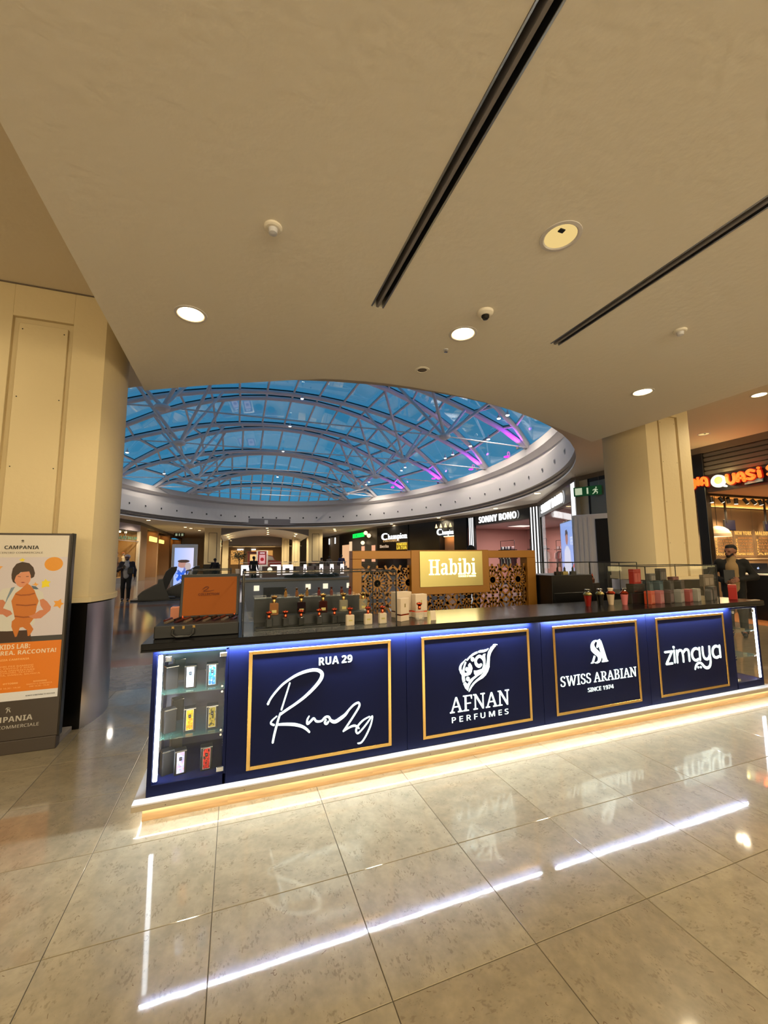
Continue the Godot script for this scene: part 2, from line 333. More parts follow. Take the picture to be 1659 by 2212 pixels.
func materials() -> void:
	sans = SystemFont.new(); sans.font_names = PackedStringArray(["Droid Sans"])
	bold = SystemFont.new(); bold.font_names = PackedStringArray(["Droid Sans"]); bold.font_weight = 700
	serif = SystemFont.new(); serif.font_names = PackedStringArray(["Droid Serif"])
	serifb = SystemFont.new(); serifb.font_names = PackedStringArray(["Droid Serif"]); serifb.font_weight = 700
	# painted plaster
	var pn := noise(3, .02).get_seamless_image(256, 256)
	m.plaster = mk(Color(.89, .86, .80), .85)
	m.plaster_hi = mk(Color(.84, .79, .70), .85)
	m.column = mk(Color(.82, .75, .59), .7)
	m.ring = mk(Color(.80, .78, .77), .85)
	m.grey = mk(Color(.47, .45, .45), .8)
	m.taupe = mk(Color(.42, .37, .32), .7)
	for k: StandardMaterial3D in [m.plaster, m.plaster_hi, m.column, m.ring]:
		k.heightmap_enabled = true; k.heightmap_texture = tex(pn) if not m.has("bump") else m.bump
		m.bump = k.heightmap_texture
		k.heightmap_scale = .15; k.uv1_triplanar = true; k.uv1_world_triplanar = true; k.uv1_scale = Vector3.ONE * 2
	# limestone floor tiles, four cuts
	m.tile = []
	for i in 4:
		var im := Image.create(512, 512, false, Image.FORMAT_RGB8)
		var a := noise(10 + i, .006, 5); var b := noise(30 + i, .03, 4); var c := noise(50 + i, .011, 4); var d := noise(70 + i, .09, 2)
		var base := Color(.545, .505, .42).lerp(Color(.515, .47, .385), i * .28)
		for y in 512:
			for x in 512:
				var w := a.get_noise_2d(x, y * 1.6)
				var o := base * (1.0 + .10 * w + .05 * b.get_noise_2d(x, y))
				var f := smoothstep(.36, .62, b.get_noise_2d(x * 1.3 + 900, y * 2.6) * .75 + .75 * c.get_noise_2d(x, y))
				o = o.lerp(Color(.40, .345, .27), f * .5)
				var g := smoothstep(.60, .78, d.get_noise_2d(x, y * 2.2) * .7 + .75 * c.get_noise_2d(x + 300, y))
				o = o.lerp(Color(.33, .28, .21), g * .45)
				im.set_pixel(x, y, o)
		for s in 14:   # shell marks and short dark flecks
			var p := Vector2(rng.randf() * 512, rng.randf() * 512); var r := 3.0 + rng.randf() * 9.0; var t := rng.randf() * TAU; var arc := 1.0 + rng.randf() * 4.0
			for k in 60:
				var q := p + Vector2(cos(t + arc * k / 60.0), .6 * sin(t + arc * k / 60.0)) * r
				if s % 3 == 0: q = p + Vector2.from_angle(t) * (k * .16 * r / 6.0)
				var qi := Vector2i(q)
				for e: Vector2i in [Vector2i.ZERO, Vector2i.RIGHT]:
					if Rect2i(0, 0, 512, 512).has_point(qi + e): im.set_pixelv(qi + e, Color(.36, .29, .21))
		var k := mk(Color.WHITE, .3, 0.0, .3)
		k.albedo_texture = tex(im); k.clearcoat_enabled = true; k.clearcoat = .9; k.clearcoat_roughness = .05
		m.tile.append(k)
	var pi := Image.create(512, 512, false, Image.FORMAT_RGB8)
	var pa := noise(91, .012, 5); var pb := noise(92, .05, 3)
	for y in 512:
		for x in 512:
			pi.set_pixel(x, y, Color(.47, .45, .44) * (1.0 + .22 * pa.get_noise_2d(x, y * 2) + .1 * pb.get_noise_2d(x, y)))
	m.plaza = mk(Color.WHITE, .12); m.plaza.albedo_texture = tex(pi)
	m.plaza.uv1_triplanar = true; m.plaza.uv1_world_triplanar = true; m.plaza.uv1_scale = Vector3.ONE * .4
	m.plaza_dark = m.plaza.duplicate(); m.plaza_dark.albedo_color = Color(.84, .88, .95)
	m.plaza_red = m.plaza.duplicate(); m.plaza_red.albedo_color = Color(.95, .62, .56)
	m.grout = mk(Color(.22, .19, .15), .8)
	# brushed steel
	var si := Image.create(256, 256, false, Image.FORMAT_RGB8)
	var sn := noise(5, .5, 2)
	for y in 256:
		for x in 256:
			var w := .5 + .5 * sn.get_noise_2d(x * 6.0, y * .04)
			si.set_pixel(x, y, Color(w, w, w))
	m.steel = mk(Color(.74, .74, .75), .3, 1.0)
	m.steel.heightmap_enabled = true; m.steel.heightmap_texture = tex(si); m.steel.heightmap_scale = .01
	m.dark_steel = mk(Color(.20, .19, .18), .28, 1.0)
	m.chrome = mk(Color(.82, .83, .85), .12, 1.0)
	m.aluminium = mk(Color(.62, .63, .65), .3, 1.0)
	# kiosk
	m.navy = mk(Color(.025, .052, .19), .5, 0.0, .25)
	m.navy_in = mk(Color(.07, .11, .27), .3)
	m.top = mk(Color(.02, .02, .028), .22, 0.0, .4)
	m.black = mk(Color(.018, .018, .02), .45)
	m.satin = mk(Color(.03, .03, .035), .35)
	m.white_lam = mk(Color(.80, .80, .82), .35)
	var wi := Image.create(512, 128, false, Image.FORMAT_RGB8)
	var wn := noise(17, .02, 4)
	for y in 128:
		for x in 512:
			var w := wn.get_noise_2d(x * .25, y * 4.0)
			wi.set_pixel(x, y, Color(.74, .60, .42) * (1.0 + .16 * w))
	m.oak = mk(Color.WHITE, .5); m.oak.albedo_texture = tex(wi); m.oak.uv1_triplanar = true; m.oak.uv1_scale = Vector3(1, 4, 1)
	m.board = mk(Color(.62, .57, .49), .6)
	m.gold = mk(Color(.85, .70, .42), .2, 1.0)
	m.brass = mk(Color(.72, .67, .43), .33, 1.0)
	m.gold_paint = mk(Color(.55, .37, .12), .38, .35)
	m.copper = mk(Color(.85, .34, .20), .18, 1.0)
	m.glass = glass(Color(.5, .65, .6), .004); m.glass.metallic_specular = .3
	m.glass_edge = glass(Color(.30, .55, .48), .07)
	m.led = glow(Color(.92, .96, 1.0), 9.0)
	m.led_warm = glow(Color(1.0, .93, .80), 7.0)
	m.letter = glow(Color(.88, 1.0, .97), 1.05, Color(.8, .8, .8))
	m.letter_gold = glow(Color(1.0, .96, .70), 1.7, Color(.8, .75, .6))
	m.sign_white = glow(Color(1, 1, 1), 1.6)
	m.down = glow(Color(1.0, .86, .62), 14.0)
	m.down_mirror_glow = glow(Color(1.0, .86, .55), .75)  # glow put in for the light that a reflector mirrors
	m.leather = mk(Color(.03, .03, .033), .5)
	m.velvet = mk(Color(.53, .28, .06), .95); m.velvet.rim_enabled = true; m.velvet.rim = .5
	m.ivory = mk(Color(.78, .72, .62), .5)
	m.carton = mk(Color(.045, .047, .055), .35)
	m.beige_card = mk(Color(.80, .73, .64), .6)
	m.pink_card = mk(Color(.78, .50, .38), .6)
	m.tube = mk(Color(.88, .86, .87), .45)
	m.gasket = mk(Color(.03, .03, .035), .6)
	m.pane = glass(Color(.6, .75, .85), .01, .03)

func tick(t: String) -> void:
	print(t, " ", Time.get_ticks_msec())

func structure() -> void:
	# ---- floor: limestone tiles of 0.637 m near the kiosk, a joined field beyond
	var fl := stnode("floor")
	part(fl, "grout_bed", MB.new().span(-9, 12.5, -.16, -.004, -6.019, 7), m.grout)
	var P := .637
	var shapes := []
	for r in 4:
		var mb := MB.new()
		var h := P / 2 - .0014; var c := .0016
		var co := [Vector3(-h + c, 0, h - c), Vector3(h - c, 0, h - c), Vector3(h - c, 0, -h + c), Vector3(-h + c, 0, -h + c)]
		var lo := [Vector3(-h, -.0016, h), Vector3(h, -.0016, h), Vector3(h, -.0016, -h), Vector3(-h, -.0016, -h)]
		mb.quad(co[0], co[1], co[2], co[3])
		for i in 4: mb.quad(lo[i], lo[(i + 1) % 4], co[(i + 1) % 4], co[i])
		for i in 4: mb.quad(lo[i] + Vector3.DOWN * .02, lo[(i + 1) % 4] + Vector3.DOWN * .02, lo[(i + 1) % 4], lo[i])
		for i in 6:   # turn the cut of the stone on its top
			var w := mb.u[i] - Vector2(.5, .5)
			mb.u[i] = w.rotated(PI / 2 * r) + Vector2(.5, .5)
		shapes.append(mb.mesh())
	var rest := MB.new()
	for i in range(-14, 20):
		for j in range(-11, 9):
			var x := -.052 + P * (i + .5); var z := -1.56 + P * (j + .5)
			var k := rng.randi() % 4; var r := rng.randi() % 4
			if z < -6.2: continue
			var near := x > -2.2 and x < 6.3 and z < -.5 and z > -6.2 and not (x > .5 and x < 5.0 and z < -3.4)
			if near:
				var t := inst(fl, "tile", shapes[r], m.tile[k])
				t.position = Vector3(x, 0, z)
			else:
				var h := P / 2 - .0014
				rest.quad(Vector3(x - h, 0, z + h), Vector3(x + h, 0, z + h), Vector3(x + h, 0, z - h), Vector3(x - h, 0, z - h))
	var ro := part(fl, "tile_field", rest, m.tile[1])
	ro.set_meta("kind", "stuff")
	# plaza paving beyond the kiosk, in bands
	var zs := [-6.019, -7.3, -7.8, -10.4, -10.9, -16.0, -16.6, -24.0, -24.7, -34.0, -62.0]
	for i in zs.size() - 1:
		part(fl, "paving_band", MB.new().span(-16, 22, -.16, 0, zs[i], zs[i + 1]), [m.plaza_dark, m.plaza_red][i % 2] if i < 9 else m.plaza_dark)
	# ---- low ceiling strip with its scooped end
	var st := stnode("ceiling_strip")
	var arc := [Vector2(-1.1, 5.5), Vector2(-.36, 5.08), Vector2(.70, 4.555), Vector2(1.055, 4.43), Vector2(1.776, 4.352), Vector2(2.71, 4.42), Vector2(3.567, 4.61), Vector2(4.58, 4.97), Vector2(6.03, 5.5)]
	var poly := PackedVector2Array([Vector2(-1.1, -7)])
	for i in arc.size() - 1:
		for t in 5:
			poly.append(arc[i].cubic_interpolate(arc[i + 1], arc[maxi(i - 1, 0)], arc[mini(i + 2, arc.size() - 1)], t / 5.0))
	poly.append(arc[-1]); poly.append(Vector2(6.03, -7))
	# two linear air diffusers are cut out: the strip is tiled around them
	var slots := [1.04, 2.87]
	var cells := []
	var xs := [-1.1, slots[0] - .055, slots[0] + .055, slots[1] - .055, slots[1] + .055, 6.03]
	for i in 5:
		var rect := PackedVector2Array([Vector2(xs[i], -7.5), Vector2(xs[i + 1], -7.5), Vector2(xs[i + 1], 2.98 if i % 2 else 6.0), Vector2(xs[i], 2.98 if i % 2 else 6.0)])
		if i % 2: rect = PackedVector2Array([Vector2(xs[i], 2.98), Vector2(xs[i + 1], 2.98), Vector2(xs[i + 1], 6), Vector2(xs[i], 6)])
		cells.append_array(Geometry2D.intersect_polygons(poly, rect))
	var up := Transform3D(Basis(Vector3.RIGHT, Vector3.FORWARD, Vector3.UP), Vector3.ZERO)
	var smb := MB.new()
	for c: PackedVector2Array in cells: smb.prism(c, H1, H2 + .02, up)
	part(st, "soffit", smb, m.plaster)
	for x: float in slots:
		var d := thing("air_diffuser", "long black twin-slot air diffuser in the ceiling " + ("ending by the dome camera" if x < 2 else "farther from the cream poster column"), "diffuser", Vector3(x, H1, 0), 0, "linear air diffusers")
		part(d, "well", MB.new().span(-.055, .055, .10, .12, -2.98, 7), m.black)
		for s: float in [-1.0, 0.0, 1.0]:
			part(d, "blade" if s == 0 else "edge_trim", MB.new().span(s * .048 - (.006 if s else .010), s * .048 + (.006 if s else .010), -.004, .10, -2.98, 7, .002), m.aluminium if s else m.grey)
	# ---- gallery ceiling with the oval opening
	var gm := MB.new()
	var N := 96
	for i in N:
		var t0 := TAU * i / N; var t1 := TAU * (i + 1) / N
		var a := oval(t0, 0, H2); var b := oval(t1, 0, H2)
		var c := _rim(t0); var d := _rim(t1)
		gm.quad(a, b, d, c)
		gm.quad(c + Vector3.UP * .2, d + Vector3.UP * .2, b + Vector3.UP * .2, a + Vector3.UP * .2)
	struct("ceiling", gm, m.plaster_hi)
	# ---- oval fascia
	var ring := stnode("trim_1")
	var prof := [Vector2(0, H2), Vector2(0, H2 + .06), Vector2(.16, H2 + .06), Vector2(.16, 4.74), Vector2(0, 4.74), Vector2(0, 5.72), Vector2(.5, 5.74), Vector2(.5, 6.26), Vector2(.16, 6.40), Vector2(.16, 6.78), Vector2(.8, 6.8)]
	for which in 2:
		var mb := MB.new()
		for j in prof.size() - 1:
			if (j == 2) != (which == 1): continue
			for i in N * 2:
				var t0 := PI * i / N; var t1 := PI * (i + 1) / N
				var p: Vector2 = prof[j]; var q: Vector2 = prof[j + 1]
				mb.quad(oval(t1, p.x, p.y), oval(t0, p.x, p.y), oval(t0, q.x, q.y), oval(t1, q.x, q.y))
		part(ring, "shade_band" if which else "fascia", mb, m.grey if which else m.ring)  # grey colour stands in for the shade inside the recess
	# outer shell behind the fascia so that no light slips in
	var sh := MB.new()
	for i in N:
		var t0 := TAU * i / N; var t1 := TAU * (i + 1) / N
		sh.quad(oval(t0, .95, H2 + .1), oval(t1, .95, H2 + .1), oval(t1, .95, 6.85), oval(t0, .95, 6.85))
		sh.quad(oval(t0, .95, 6.85), oval(t1, .95, 6.85), oval(t1, .7, 6.85), oval(t0, .7, 6.85))
	part(ring, "shell", sh, m.ring)
	var hole := MB.new().cyl(Vector3(0, 0, -.03), Vector3(0, 0, .004), .07, .07, 12)
	var hm := hole.mesh()
	var rimm := MB.new().lathe([Vector2(.07, 0), Vector2(.105, 0), Vector2(.105, .012), Vector2(.085, .018), Vector2(.07, .012), Vector2(.07, 0)], 14, Vector3.ZERO, Vector3.ONE, Basis(Vector3.RIGHT, PI / 2)).mesh()
	for i in 58:
		var t := TAU * (i + .5) / 58
		var p := oval(t, -.005, 5.22)
		var o := Vector3(-sin(t) * EB, 0, -cos(t) * EA).normalized()
		var nz := thing("air_nozzle", "round dark air nozzle in the pale oval fascia", "air nozzle", p, atan2(o.x, o.z), "air nozzles along the oval fascia")
		inst(nz, "rim", rimm, m.ring); inst(nz, "throat", hm, m.black)
	# ---- enclosing walls
	var wl := [Vector2(-6.1, 7), Vector2(-6.1, -11.3), Vector2(-9.6, -17.2), Vector2(-9.6, -23), Vector2(-6.7, -34.7), Vector2(-6.7, -61)]
	for i in wl.size() - 1:
		if i >= 3: continue
		struct("wall_left", wall(wl[i], wl[i + 1], 0, H2 + .1), m.plaster_hi)
	struct("wall_left", MB.new().span(-8.2, -7.95, 0, H2 + .1, -60, -36.5), m.plaster_hi)
	struct("wall_right", wall(Vector2(11.3, -2.2), Vector2(11.3, 7), 0, H2 + .1), m.plaster_hi)
	# unseen shopfront with back-lit fascia, added behind the viewer to light ceiling and columns
	var sf := stnode("added_window_2", Vector3(2.6, 0, 6.98))
	part(sf, "added_shop_panel", MB.new().span(-7.5, 7.5, .25, 1.5, -.02, 0), m.dark_steel)
	part(sf, "added_lit_fascia", MB.new().span(-7.5, 7.5, 1.55, 3.5, -.03, 0), glow(Color(1, .92, .76), 1.2))
	for k in 6: part(sf, "window_frame", MB.new().span(-7.55 + k * 3.0, -7.45 + k * 3.0, 0, 3.4, -.08, 0), m.dark_steel)
	part(sf, "added_sill", MB.new().span(-7.6, 7.6, 0, .25, -.12, 0), m.dark_steel)
	area(Vector3(0, 2.52, -.12), 15, 1.9, Vector3.FORWARD, Color(1.0, .92, .76), 60, Vector3.UP, sf)
	struct("wall_back", MB.new().span(-6.3, 11.6, 0, H2 + .1, 7, 7.2), m.plaster_hi)
	struct("wall_far", MB.new().span(-7, 12, 0, H2 + .1, -60.2, -60), m.plaster_hi)
	# ---- columns with a rounded flank and a steel skirt
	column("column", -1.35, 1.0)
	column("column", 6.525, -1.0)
	tick("structure")

func _rim(t: float) -> Vector3:
	# where a ray from the oval's centre meets the ceiling's outer rectangle
	var d := Vector2(EA * sin(t), EB * cos(t))
	var k := 1e9
	if d.x > 1e-6: k = minf(k, (21.0 - EX) / d.x)
	if d.x < -1e-6: k = minf(k, (-16.0 - EX) / d.x)
	if d.y > 1e-6: k = minf(k, (7.2 - EZ) / d.y)
	if d.y < -1e-6: k = minf(k, (-61.0 - EZ) / d.y)
	return Vector3(EX + d.x * k, H2, EZ + d.y * k)

func wall(a: Vector2, b: Vector2, y0: float, y1: float, thick := .2) -> MB:
	# a wall slab whose front runs from a to b (left to right seen from the plaza)
	var d := b - a
	var ang := atan2(-d.y, d.x)
	var bs := Basis(Vector3.UP, ang)
	var c := Vector3((a.x + b.x) / 2, (y0 + y1) / 2, (a.y + b.y) / 2) - bs.z * thick / 2
	return MB.new().box(c, Vector3(d.length() + .02, y1 - y0, thick), 0, bs)

func column(called: String, jx: float, s: float) -> void:
	# jx: where the flat front meets the rounded flank; s = 1 when the flank points to +x
	var o := stnode(called, Vector3(jx, 0, -4.84))
	var flank := func(g: float) -> PackedVector2Array:
		# plan outline, x to the flank side, y into the plaza
		var p := PackedVector2Array([Vector2(-1.09 + g, g)])
		p.append(Vector2(0 - g * .3, g))
		var c := Vector2(-.955, .44)
		for k in 13:
			var t := lerpf(-.42, .42, k / 12.0)
			p.append(c + Vector2(cos(t), sin(t)) * (1.05 - g))
		p.append(Vector2(0 - g * .3, .88 - g)); p.append(Vector2(-1.09 + g, .88 - g))
		return p
	var ext := func(g: float, y0: float, y1: float) -> MB:
		var mb := MB.new()
		var pl: PackedVector2Array = flank.call(g)
		var q := PackedVector2Array()
		for p in pl: q.append(Vector2(p.x * s, p.y))
		# lay the plan in x / -z and raise it in y; the round flank gets smooth normals
		var xf := Transform3D(Basis(Vector3(1, 0, 0), Vector3(0, 0, -1), Vector3(0, 1, 0)), Vector3.ZERO)
		mb.prism(q, y0, y1, xf)
		return mb
	part(o, "base_core", ext.call(.02, 0.0, 1.16), m.dark_steel)
	# curved steel skirt with smooth shading
	var sk := MB.new()
	var c := Vector2(-.955, .44)
	for k in 24:
		var t0 := lerpf(-.4325, .4325, k / 24.0); var t1 := lerpf(-.4325, .4325, (k + 1) / 24.0)
		var p0 := Vector3((c.x + cos(t0) * 1.05) * s, 0, -(c.y + sin(t0) * 1.05)); var p1 := Vector3((c.x + cos(t1) * 1.05) * s, 0, -(c.y + sin(t1) * 1.05))
		var n0 := Vector3(cos(t0) * s, 0, -sin(t0)); var n1 := Vector3(cos(t1) * s, 0, -sin(t1))
		var hh := Vector3.UP * 1.17
		if s > 0: sk.quadn(p0, p1, p1 + hh, p0 + hh, n0, n1, n1, n0)
		else: sk.quadn(p1, p0, p0 + hh, p1 + hh, n1, n0, n0, n1)
		for e in 6: sk.u[sk.u.size() - 6 + e] = Vector2((k + sk.u[sk.u.size() - 6 + e].x) / 24.0, sk.u[sk.u.size() - 6 + e].y)
	part(o, "steel_skirt", sk, m.steel)
	var f0 := Vector3((-1.09) * s, 0, 0); var f1 := Vector3(-.005 * s, 0, 0)
	part(o, "front_plate", MB.new().span(f0.x, f1.x, 0, 1.17, -.01, .004, .002), m.dark_steel)  # dark colour stands in for the totem mirrored in the steel
	part(o, "rim", ext.call(-.022, 1.185, 1.235), m.column)
	part(o, "shaft", ext.call(.045, 1.235, H2), m.column)
	# smooth plaster flank
	var pf := MB.new()
	for k in 24:
		var t0 := lerpf(-.4325, .4325, k / 24.0); var t1 := lerpf(-.4325, .4325, (k + 1) / 24.0)
		var R := 1.05
		var p0 := Vector3((c.x + cos(t0) * R) * s, 1.235, -(c.y + sin(t0) * R)); var p1 := Vector3((c.x + cos(t1) * R) * s, 1.235, -(c.y + sin(t1) * R))
		var n0 := Vector3(cos(t0) * s, 0, -sin(t0)); var n1 := Vector3(cos(t1) * s, 0, -sin(t1))
		var hh := Vector3.UP * (H2 - 1.235)
		if s > 0: pf.quadn(p0, p1, p1 + hh, p0 + hh, n0, n1, n1, n0)
		else: pf.quadn(p1, p0, p0 + hh, p1 + hh, n1, n0, n0, n1)
	part(o, "flank", pf, m.column)
	# flat front: boards around a recessed channel, and the screwed panel inside it
	var b0 := -.80; var b1 := -.295
	part(o, "front_board", MB.new().span(b1 * s, 0.0, 1.235, H2, -.05, 0, .003), m.column)
	part(o, "front_board", MB.new().span(-1.09 * s, b0 * s, 1.235, H2, -.05, 0, .003), m.column)
	part(o, "front_board", MB.new().span(b0 * s, b1 * s, 4.03, H2, -.05, 0, .003), m.column)
	part(o, "shade_joint", MB.new().span(-1.09 * s, 0, H2 - .012, H2 - .002, -.04, .012), m.taupe)  # dark strip put in for the shadow under the ceiling
	var pn := part(o, "panel", MB.new().span((b0 + .055) * s, (b1 - .045) * s, 1.235, 3.965, -.05, -.004, .003), m.column)
	for y: float in [3.90, 3.20, 2.5, 1.8]:
		for x: float in [b0 + .085, b1 - .075]:
			part(pn, "screw", MB.new().cyl(Vector3(x * s, y, -.006), Vector3(x * s, y, -.002), .006, .006, 8), m.black)

func vault(x: float, z: float) -> float:
	var r := pow((z - EZ) / (EB + .5), 2) + pow((x - EX) / (EA + .5), 2)
	return 6.7 + 4.1 * pow(maxf(0, 1 - r), .85)

func roof() -> void:
	# ---- glazed dome: lens-shaped pairs of tube arches, purlins, panes and spider trusses below
	var o := stnode("skylight")
	var zk := [-10.9, -15.6, -20.3, -25.0, -29.3, -32.7, -35.2]
	var gk := [2.0, 1.95, 1.95, 1.95, 1.75, 1.35, .9]
	var D := 16
	var lines := []   # the arches in order, each D + 1 points
	var edge := func(sg: float, w: float) -> Array:
		var r := []
		for k in D + 1:
			var u := lerpf(-1, 1, float(k) / D)
			var x := EX + w * u
			r.append(Vector3(x, 6.72, EZ + sg * (EB + .48) * sqrt(maxf(0, 1 - pow(w * u / (EA + .5), 2)))))
		return r
	var span_ := func(z: float) -> float: return (EA + .5) * sqrt(maxf(.01, 1 - pow((z - EZ) / (EB + .5), 2)))
	lines.append(edge.call(1.0, span_.call(zk[0])))
	for i in zk.size():
		for sg: float in [1.0, -1.0]:
			var w: float = span_.call(zk[i])
			var r := []
			for k in D + 1:
				var u := lerpf(-1, 1, float(k) / D)
				var x := EX + w * u
				var z: float = zk[i] + sg * gk[i] * (1 - pow(absf(u), 2.2))
				r.append(Vector3(x, vault(x, z), z))
			lines.append(r)
	lines.append(edge.call(-1.0, span_.call(zk[-1])))
	for i in lines.size():
		var pts := []; var bar := []
		for p: Vector3 in lines[i]:
			pts.append(p - Vector3.UP * .14); bar.append(p + Vector3.UP * .02)
		if i > 0 and i < lines.size() - 1: part(o, "arch", MB.new().tube(pts, .125, 10), m.tube)
		part(o, "glazing_bar", MB.new().tube(bar, .04, 4), m.gasket)
	for i in lines.size() - 1:
		for k in D + 1:
			var a: Vector3 = lines[i][k]; var b: Vector3 = lines[i + 1][k]
			if a.distance_to(b) < .12: continue
			part(o, "purlin", MB.new().cyl(a - Vector3.UP * .06, b - Vector3.UP * .06, .06, .06, 6, false), m.tube)
			part(o, "glazing_bar", MB.new().cyl(a + Vector3.UP * .015, b + Vector3.UP * .015, .028, .028, 4, false), m.gasket)
			if k == D: continue
			var c: Vector3 = lines[i + 1][k + 1]; var d: Vector3 = lines[i][k + 1]
			var up := Vector3.UP * .02
			var mb := MB.new()
			mb.quad(d + up, a + up, b + up, c + up)
			mb.quad(a + up * 1.6, d + up * 1.6, c + up * 1.6, b + up * 1.6)
			part(o, "pane", mb, m.pane)
	# trusses
	var hub := MB.new().lathe([Vector2(.0, -.16), Vector2(.12, -.15), Vector2(.24, -.08), Vector2(.27, 0), Vector2(.22, .06), Vector2(.0, .09)], 14).mesh()
	for i in zk.size():
		var z: float = zk[i]
		var w: float = span_.call(z)
		var tr := Node3D.new(); tr.name = "truss"; o.add_child(tr, true)
		var nx := 5.55 if i < 6 else 5.2
		for s: float in [-1.0, 1.0]:
			var nd := Vector3(3.0 + s * nx, 6.9, z)
			var h := inst(tr, "hub", hub, m.tube); h.position = nd
			for sx: float in [-1.0, 1.0]:
				for sz: float in [-1.0, 1.0]:
					var x := clampf(nd.x + sx * 1.75, EX - w * .93, EX + w * .93)
					var zz: float = z + sz * gk[i] * (1 - pow(absf((x - EX) / w), 2.2))
					part(tr, "strut", MB.new().cyl(nd, Vector3(x, vault(x, zz) - .14, zz), .068, .068, 8, false), m.tube)
			part(tr, "tie_rod", MB.new().cyl(nd, Vector3(EX + s * w, 6.75, z), .028, .028, 6, false), m.tube)
		part(tr, "tie_rod", MB.new().cyl(Vector3(3.0 - nx, 6.9, z), Vector3(3.0 + nx, 6.9, z), .028, .028, 6, false), m.tube)
	# small floodlights under the arches
	var head := MB.new().lathe([Vector2(0, .13), Vector2(.05, .12), Vector2(.075, 0), Vector2(.085, -.02)], 12).mesh()
	var face := MB.new().lathe([Vector2(.083, -.02), Vector2(.06, -.045), Vector2(0, -.05)], 12).mesh()
	var fm := glow(Color(1, .97, .90), 10.0)
	var at := [Vector3(3.21, 11.0, -21.9), Vector3(3.09, 10.84, -26.22), Vector3(3.09, 10.38, -30.19), Vector3(3.09, 9.46, -34.22), Vector3(-4.78, 7.76, -31.16), Vector3(-6.06, 7.9, -26.74), Vector3(10.94, 7.98, -14.91), Vector3(10.83, 7.87, -14.14), Vector3(12.03, 7.69, -17.33), Vector3(12.14, 7.81, -19.22), Vector3(12.24, 7.85, -21.36), Vector3(12.24, 7.84, -22.31), Vector3(11.27, 8.18, -26.49), Vector3(11.26, 8.09, -27.17), Vector3(10.01, 8.02, -31.04), Vector3(9.94, 7.89, -31.59)]
	for q: Vector3 in at:
		var p := q
		var f := thing("floodlight", "small white floodlight glowing under a skylight arch", "floodlight", p, 0, "floodlights under the skylight")
		p.y = vault(p.x, p.z) - .45; f.position = p
		var up := .25
		part(f, "stem", MB.new().cyl(Vector3(0, .12, 0), Vector3(0, maxf(.15, up), 0), .018, .018, 6), m.tube)
		inst(f, "housing", head, m.tube); inst(f, "lens", face, fm)
		lamp("spot", Vector3(0, -.08, 0), Color(1, .95, .88), 5, .07, 80, Vector3.DOWN, f)
	# magenta ring lamps near the oval's edge
	var torus := MB.new()
	var rp := []
	for k in 17: rp.append(Vector3(cos(TAU * k / 16), 0, sin(TAU * k / 16)) * .11)
	torus.tube(rp, .03, 8, false)
	var tm := torus.mesh()
	var pm := glow(Color(1.0, .12, .75), 3.0)
	for p: Vector3 in [Vector3(12.73, 6.66, -14.02), Vector3(13.4, 6.85, -17.74), Vector3(13.6, 6.98, -21.55), Vector3(13.1, 7.13, -25.67), Vector3(11.8, 7.21, -30.4)]:
		var f := thing("ring_lamp", "small magenta ring lamp by the skylight edge", "lamp", p, 0, "magenta ring lamps")
		inst(f, "ring", tm, pm)
		part(f, "stem", MB.new().cyl(Vector3(.11, 0, 0), Vector3(.11, maxf(.1, vault(p.x, p.z) - p.y), 0), .01, .01, 6), m.tube)
	var vm := glow(Color(.75, .15, 1.0), 4.0)
	for z: float in [-10.9, -15.6, -20.3, -25.0, -29.3]:
		var w: float = span_.call(z)
		var p := Vector3(EX + w - .9, 6.70, z)
		var f := thing("uplight", "small violet uplight at the foot of a skylight arch", "lamp", p, 0, "violet uplights on the oval ledge")
		part(f, "body", MB.new().cyl(Vector3(0, -.06, 0), Vector3(0, .06, 0), .06, .075, 10), m.grey)
		part(f, "lens", MB.new().cyl(Vector3(0, .06, 0), Vector3(0, .07, 0), .06, .06, 10), vm)
		part(f, "arm", MB.new().cyl(Vector3(0, -.02, 0), Vector3(.85, .02, 0), .015, .015, 6), m.grey)
		lamp("spot", Vector3(0, .1, 0), Color(.72, .12, 1.0), 4.5, .05, 70, Vector3(-.35, 1, 0).normalized(), f)
	var pL := thing("uplight", "violet uplight glowing by the cream column", "lamp", Vector3(-7.6, 6.72, -27.0), 0, "violet uplights on the oval ledge")
	part(pL, "body", MB.new().cyl(Vector3(0, -.06, 0), Vector3(0, .06, 0), .06, .075, 10), m.grey)
	part(pL, "lens", MB.new().cyl(Vector3(0, .06, 0), Vector3(0, .07, 0), .06, .06, 10), vm)
	lamp("spot", Vector3(0, .1, 0), Color(.72, .12, 1.0), 1.6, .05, 55, Vector3(0, 1, -.3).normalized(), pL)
	ceiling_fixtures()
	tick("roof")

func downlight(p: Vector3, label: String, r := .1, e := 2.4, lit := true, group := "recessed downlights") -> void:
	var d := thing("downlight", label, "downlight", p, 0, group)
	part(d, "trim_ring", MB.new().lathe([Vector2(r, .0), Vector2(r + .008, -.006), Vector2(r + .028, -.004), Vector2(r + .03, .002), Vector2(r, .002)], 28), m.ring)
	if lit:
		part(d, "diffuser", MB.new().lathe([Vector2(r, -.001), Vector2(r * .6, -.004), Vector2(0, -.005)], 28), m.down)
	else:
		part(d, "reflector", MB.new().lathe([Vector2(r, 0), Vector2(r * .92, -.001), Vector2(0, -.003)], 28), m.down_mirror_glow)
		part(d, "socket", MB.new().box(Vector3(-.035, -.006, .045), Vector3(.04, .01, .03), .003), m.black)
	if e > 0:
		lamp("spot", Vector3(0, -.03, 0), Color(1.0, .92, .77), e, r, 78, Vector3.DOWN, d)

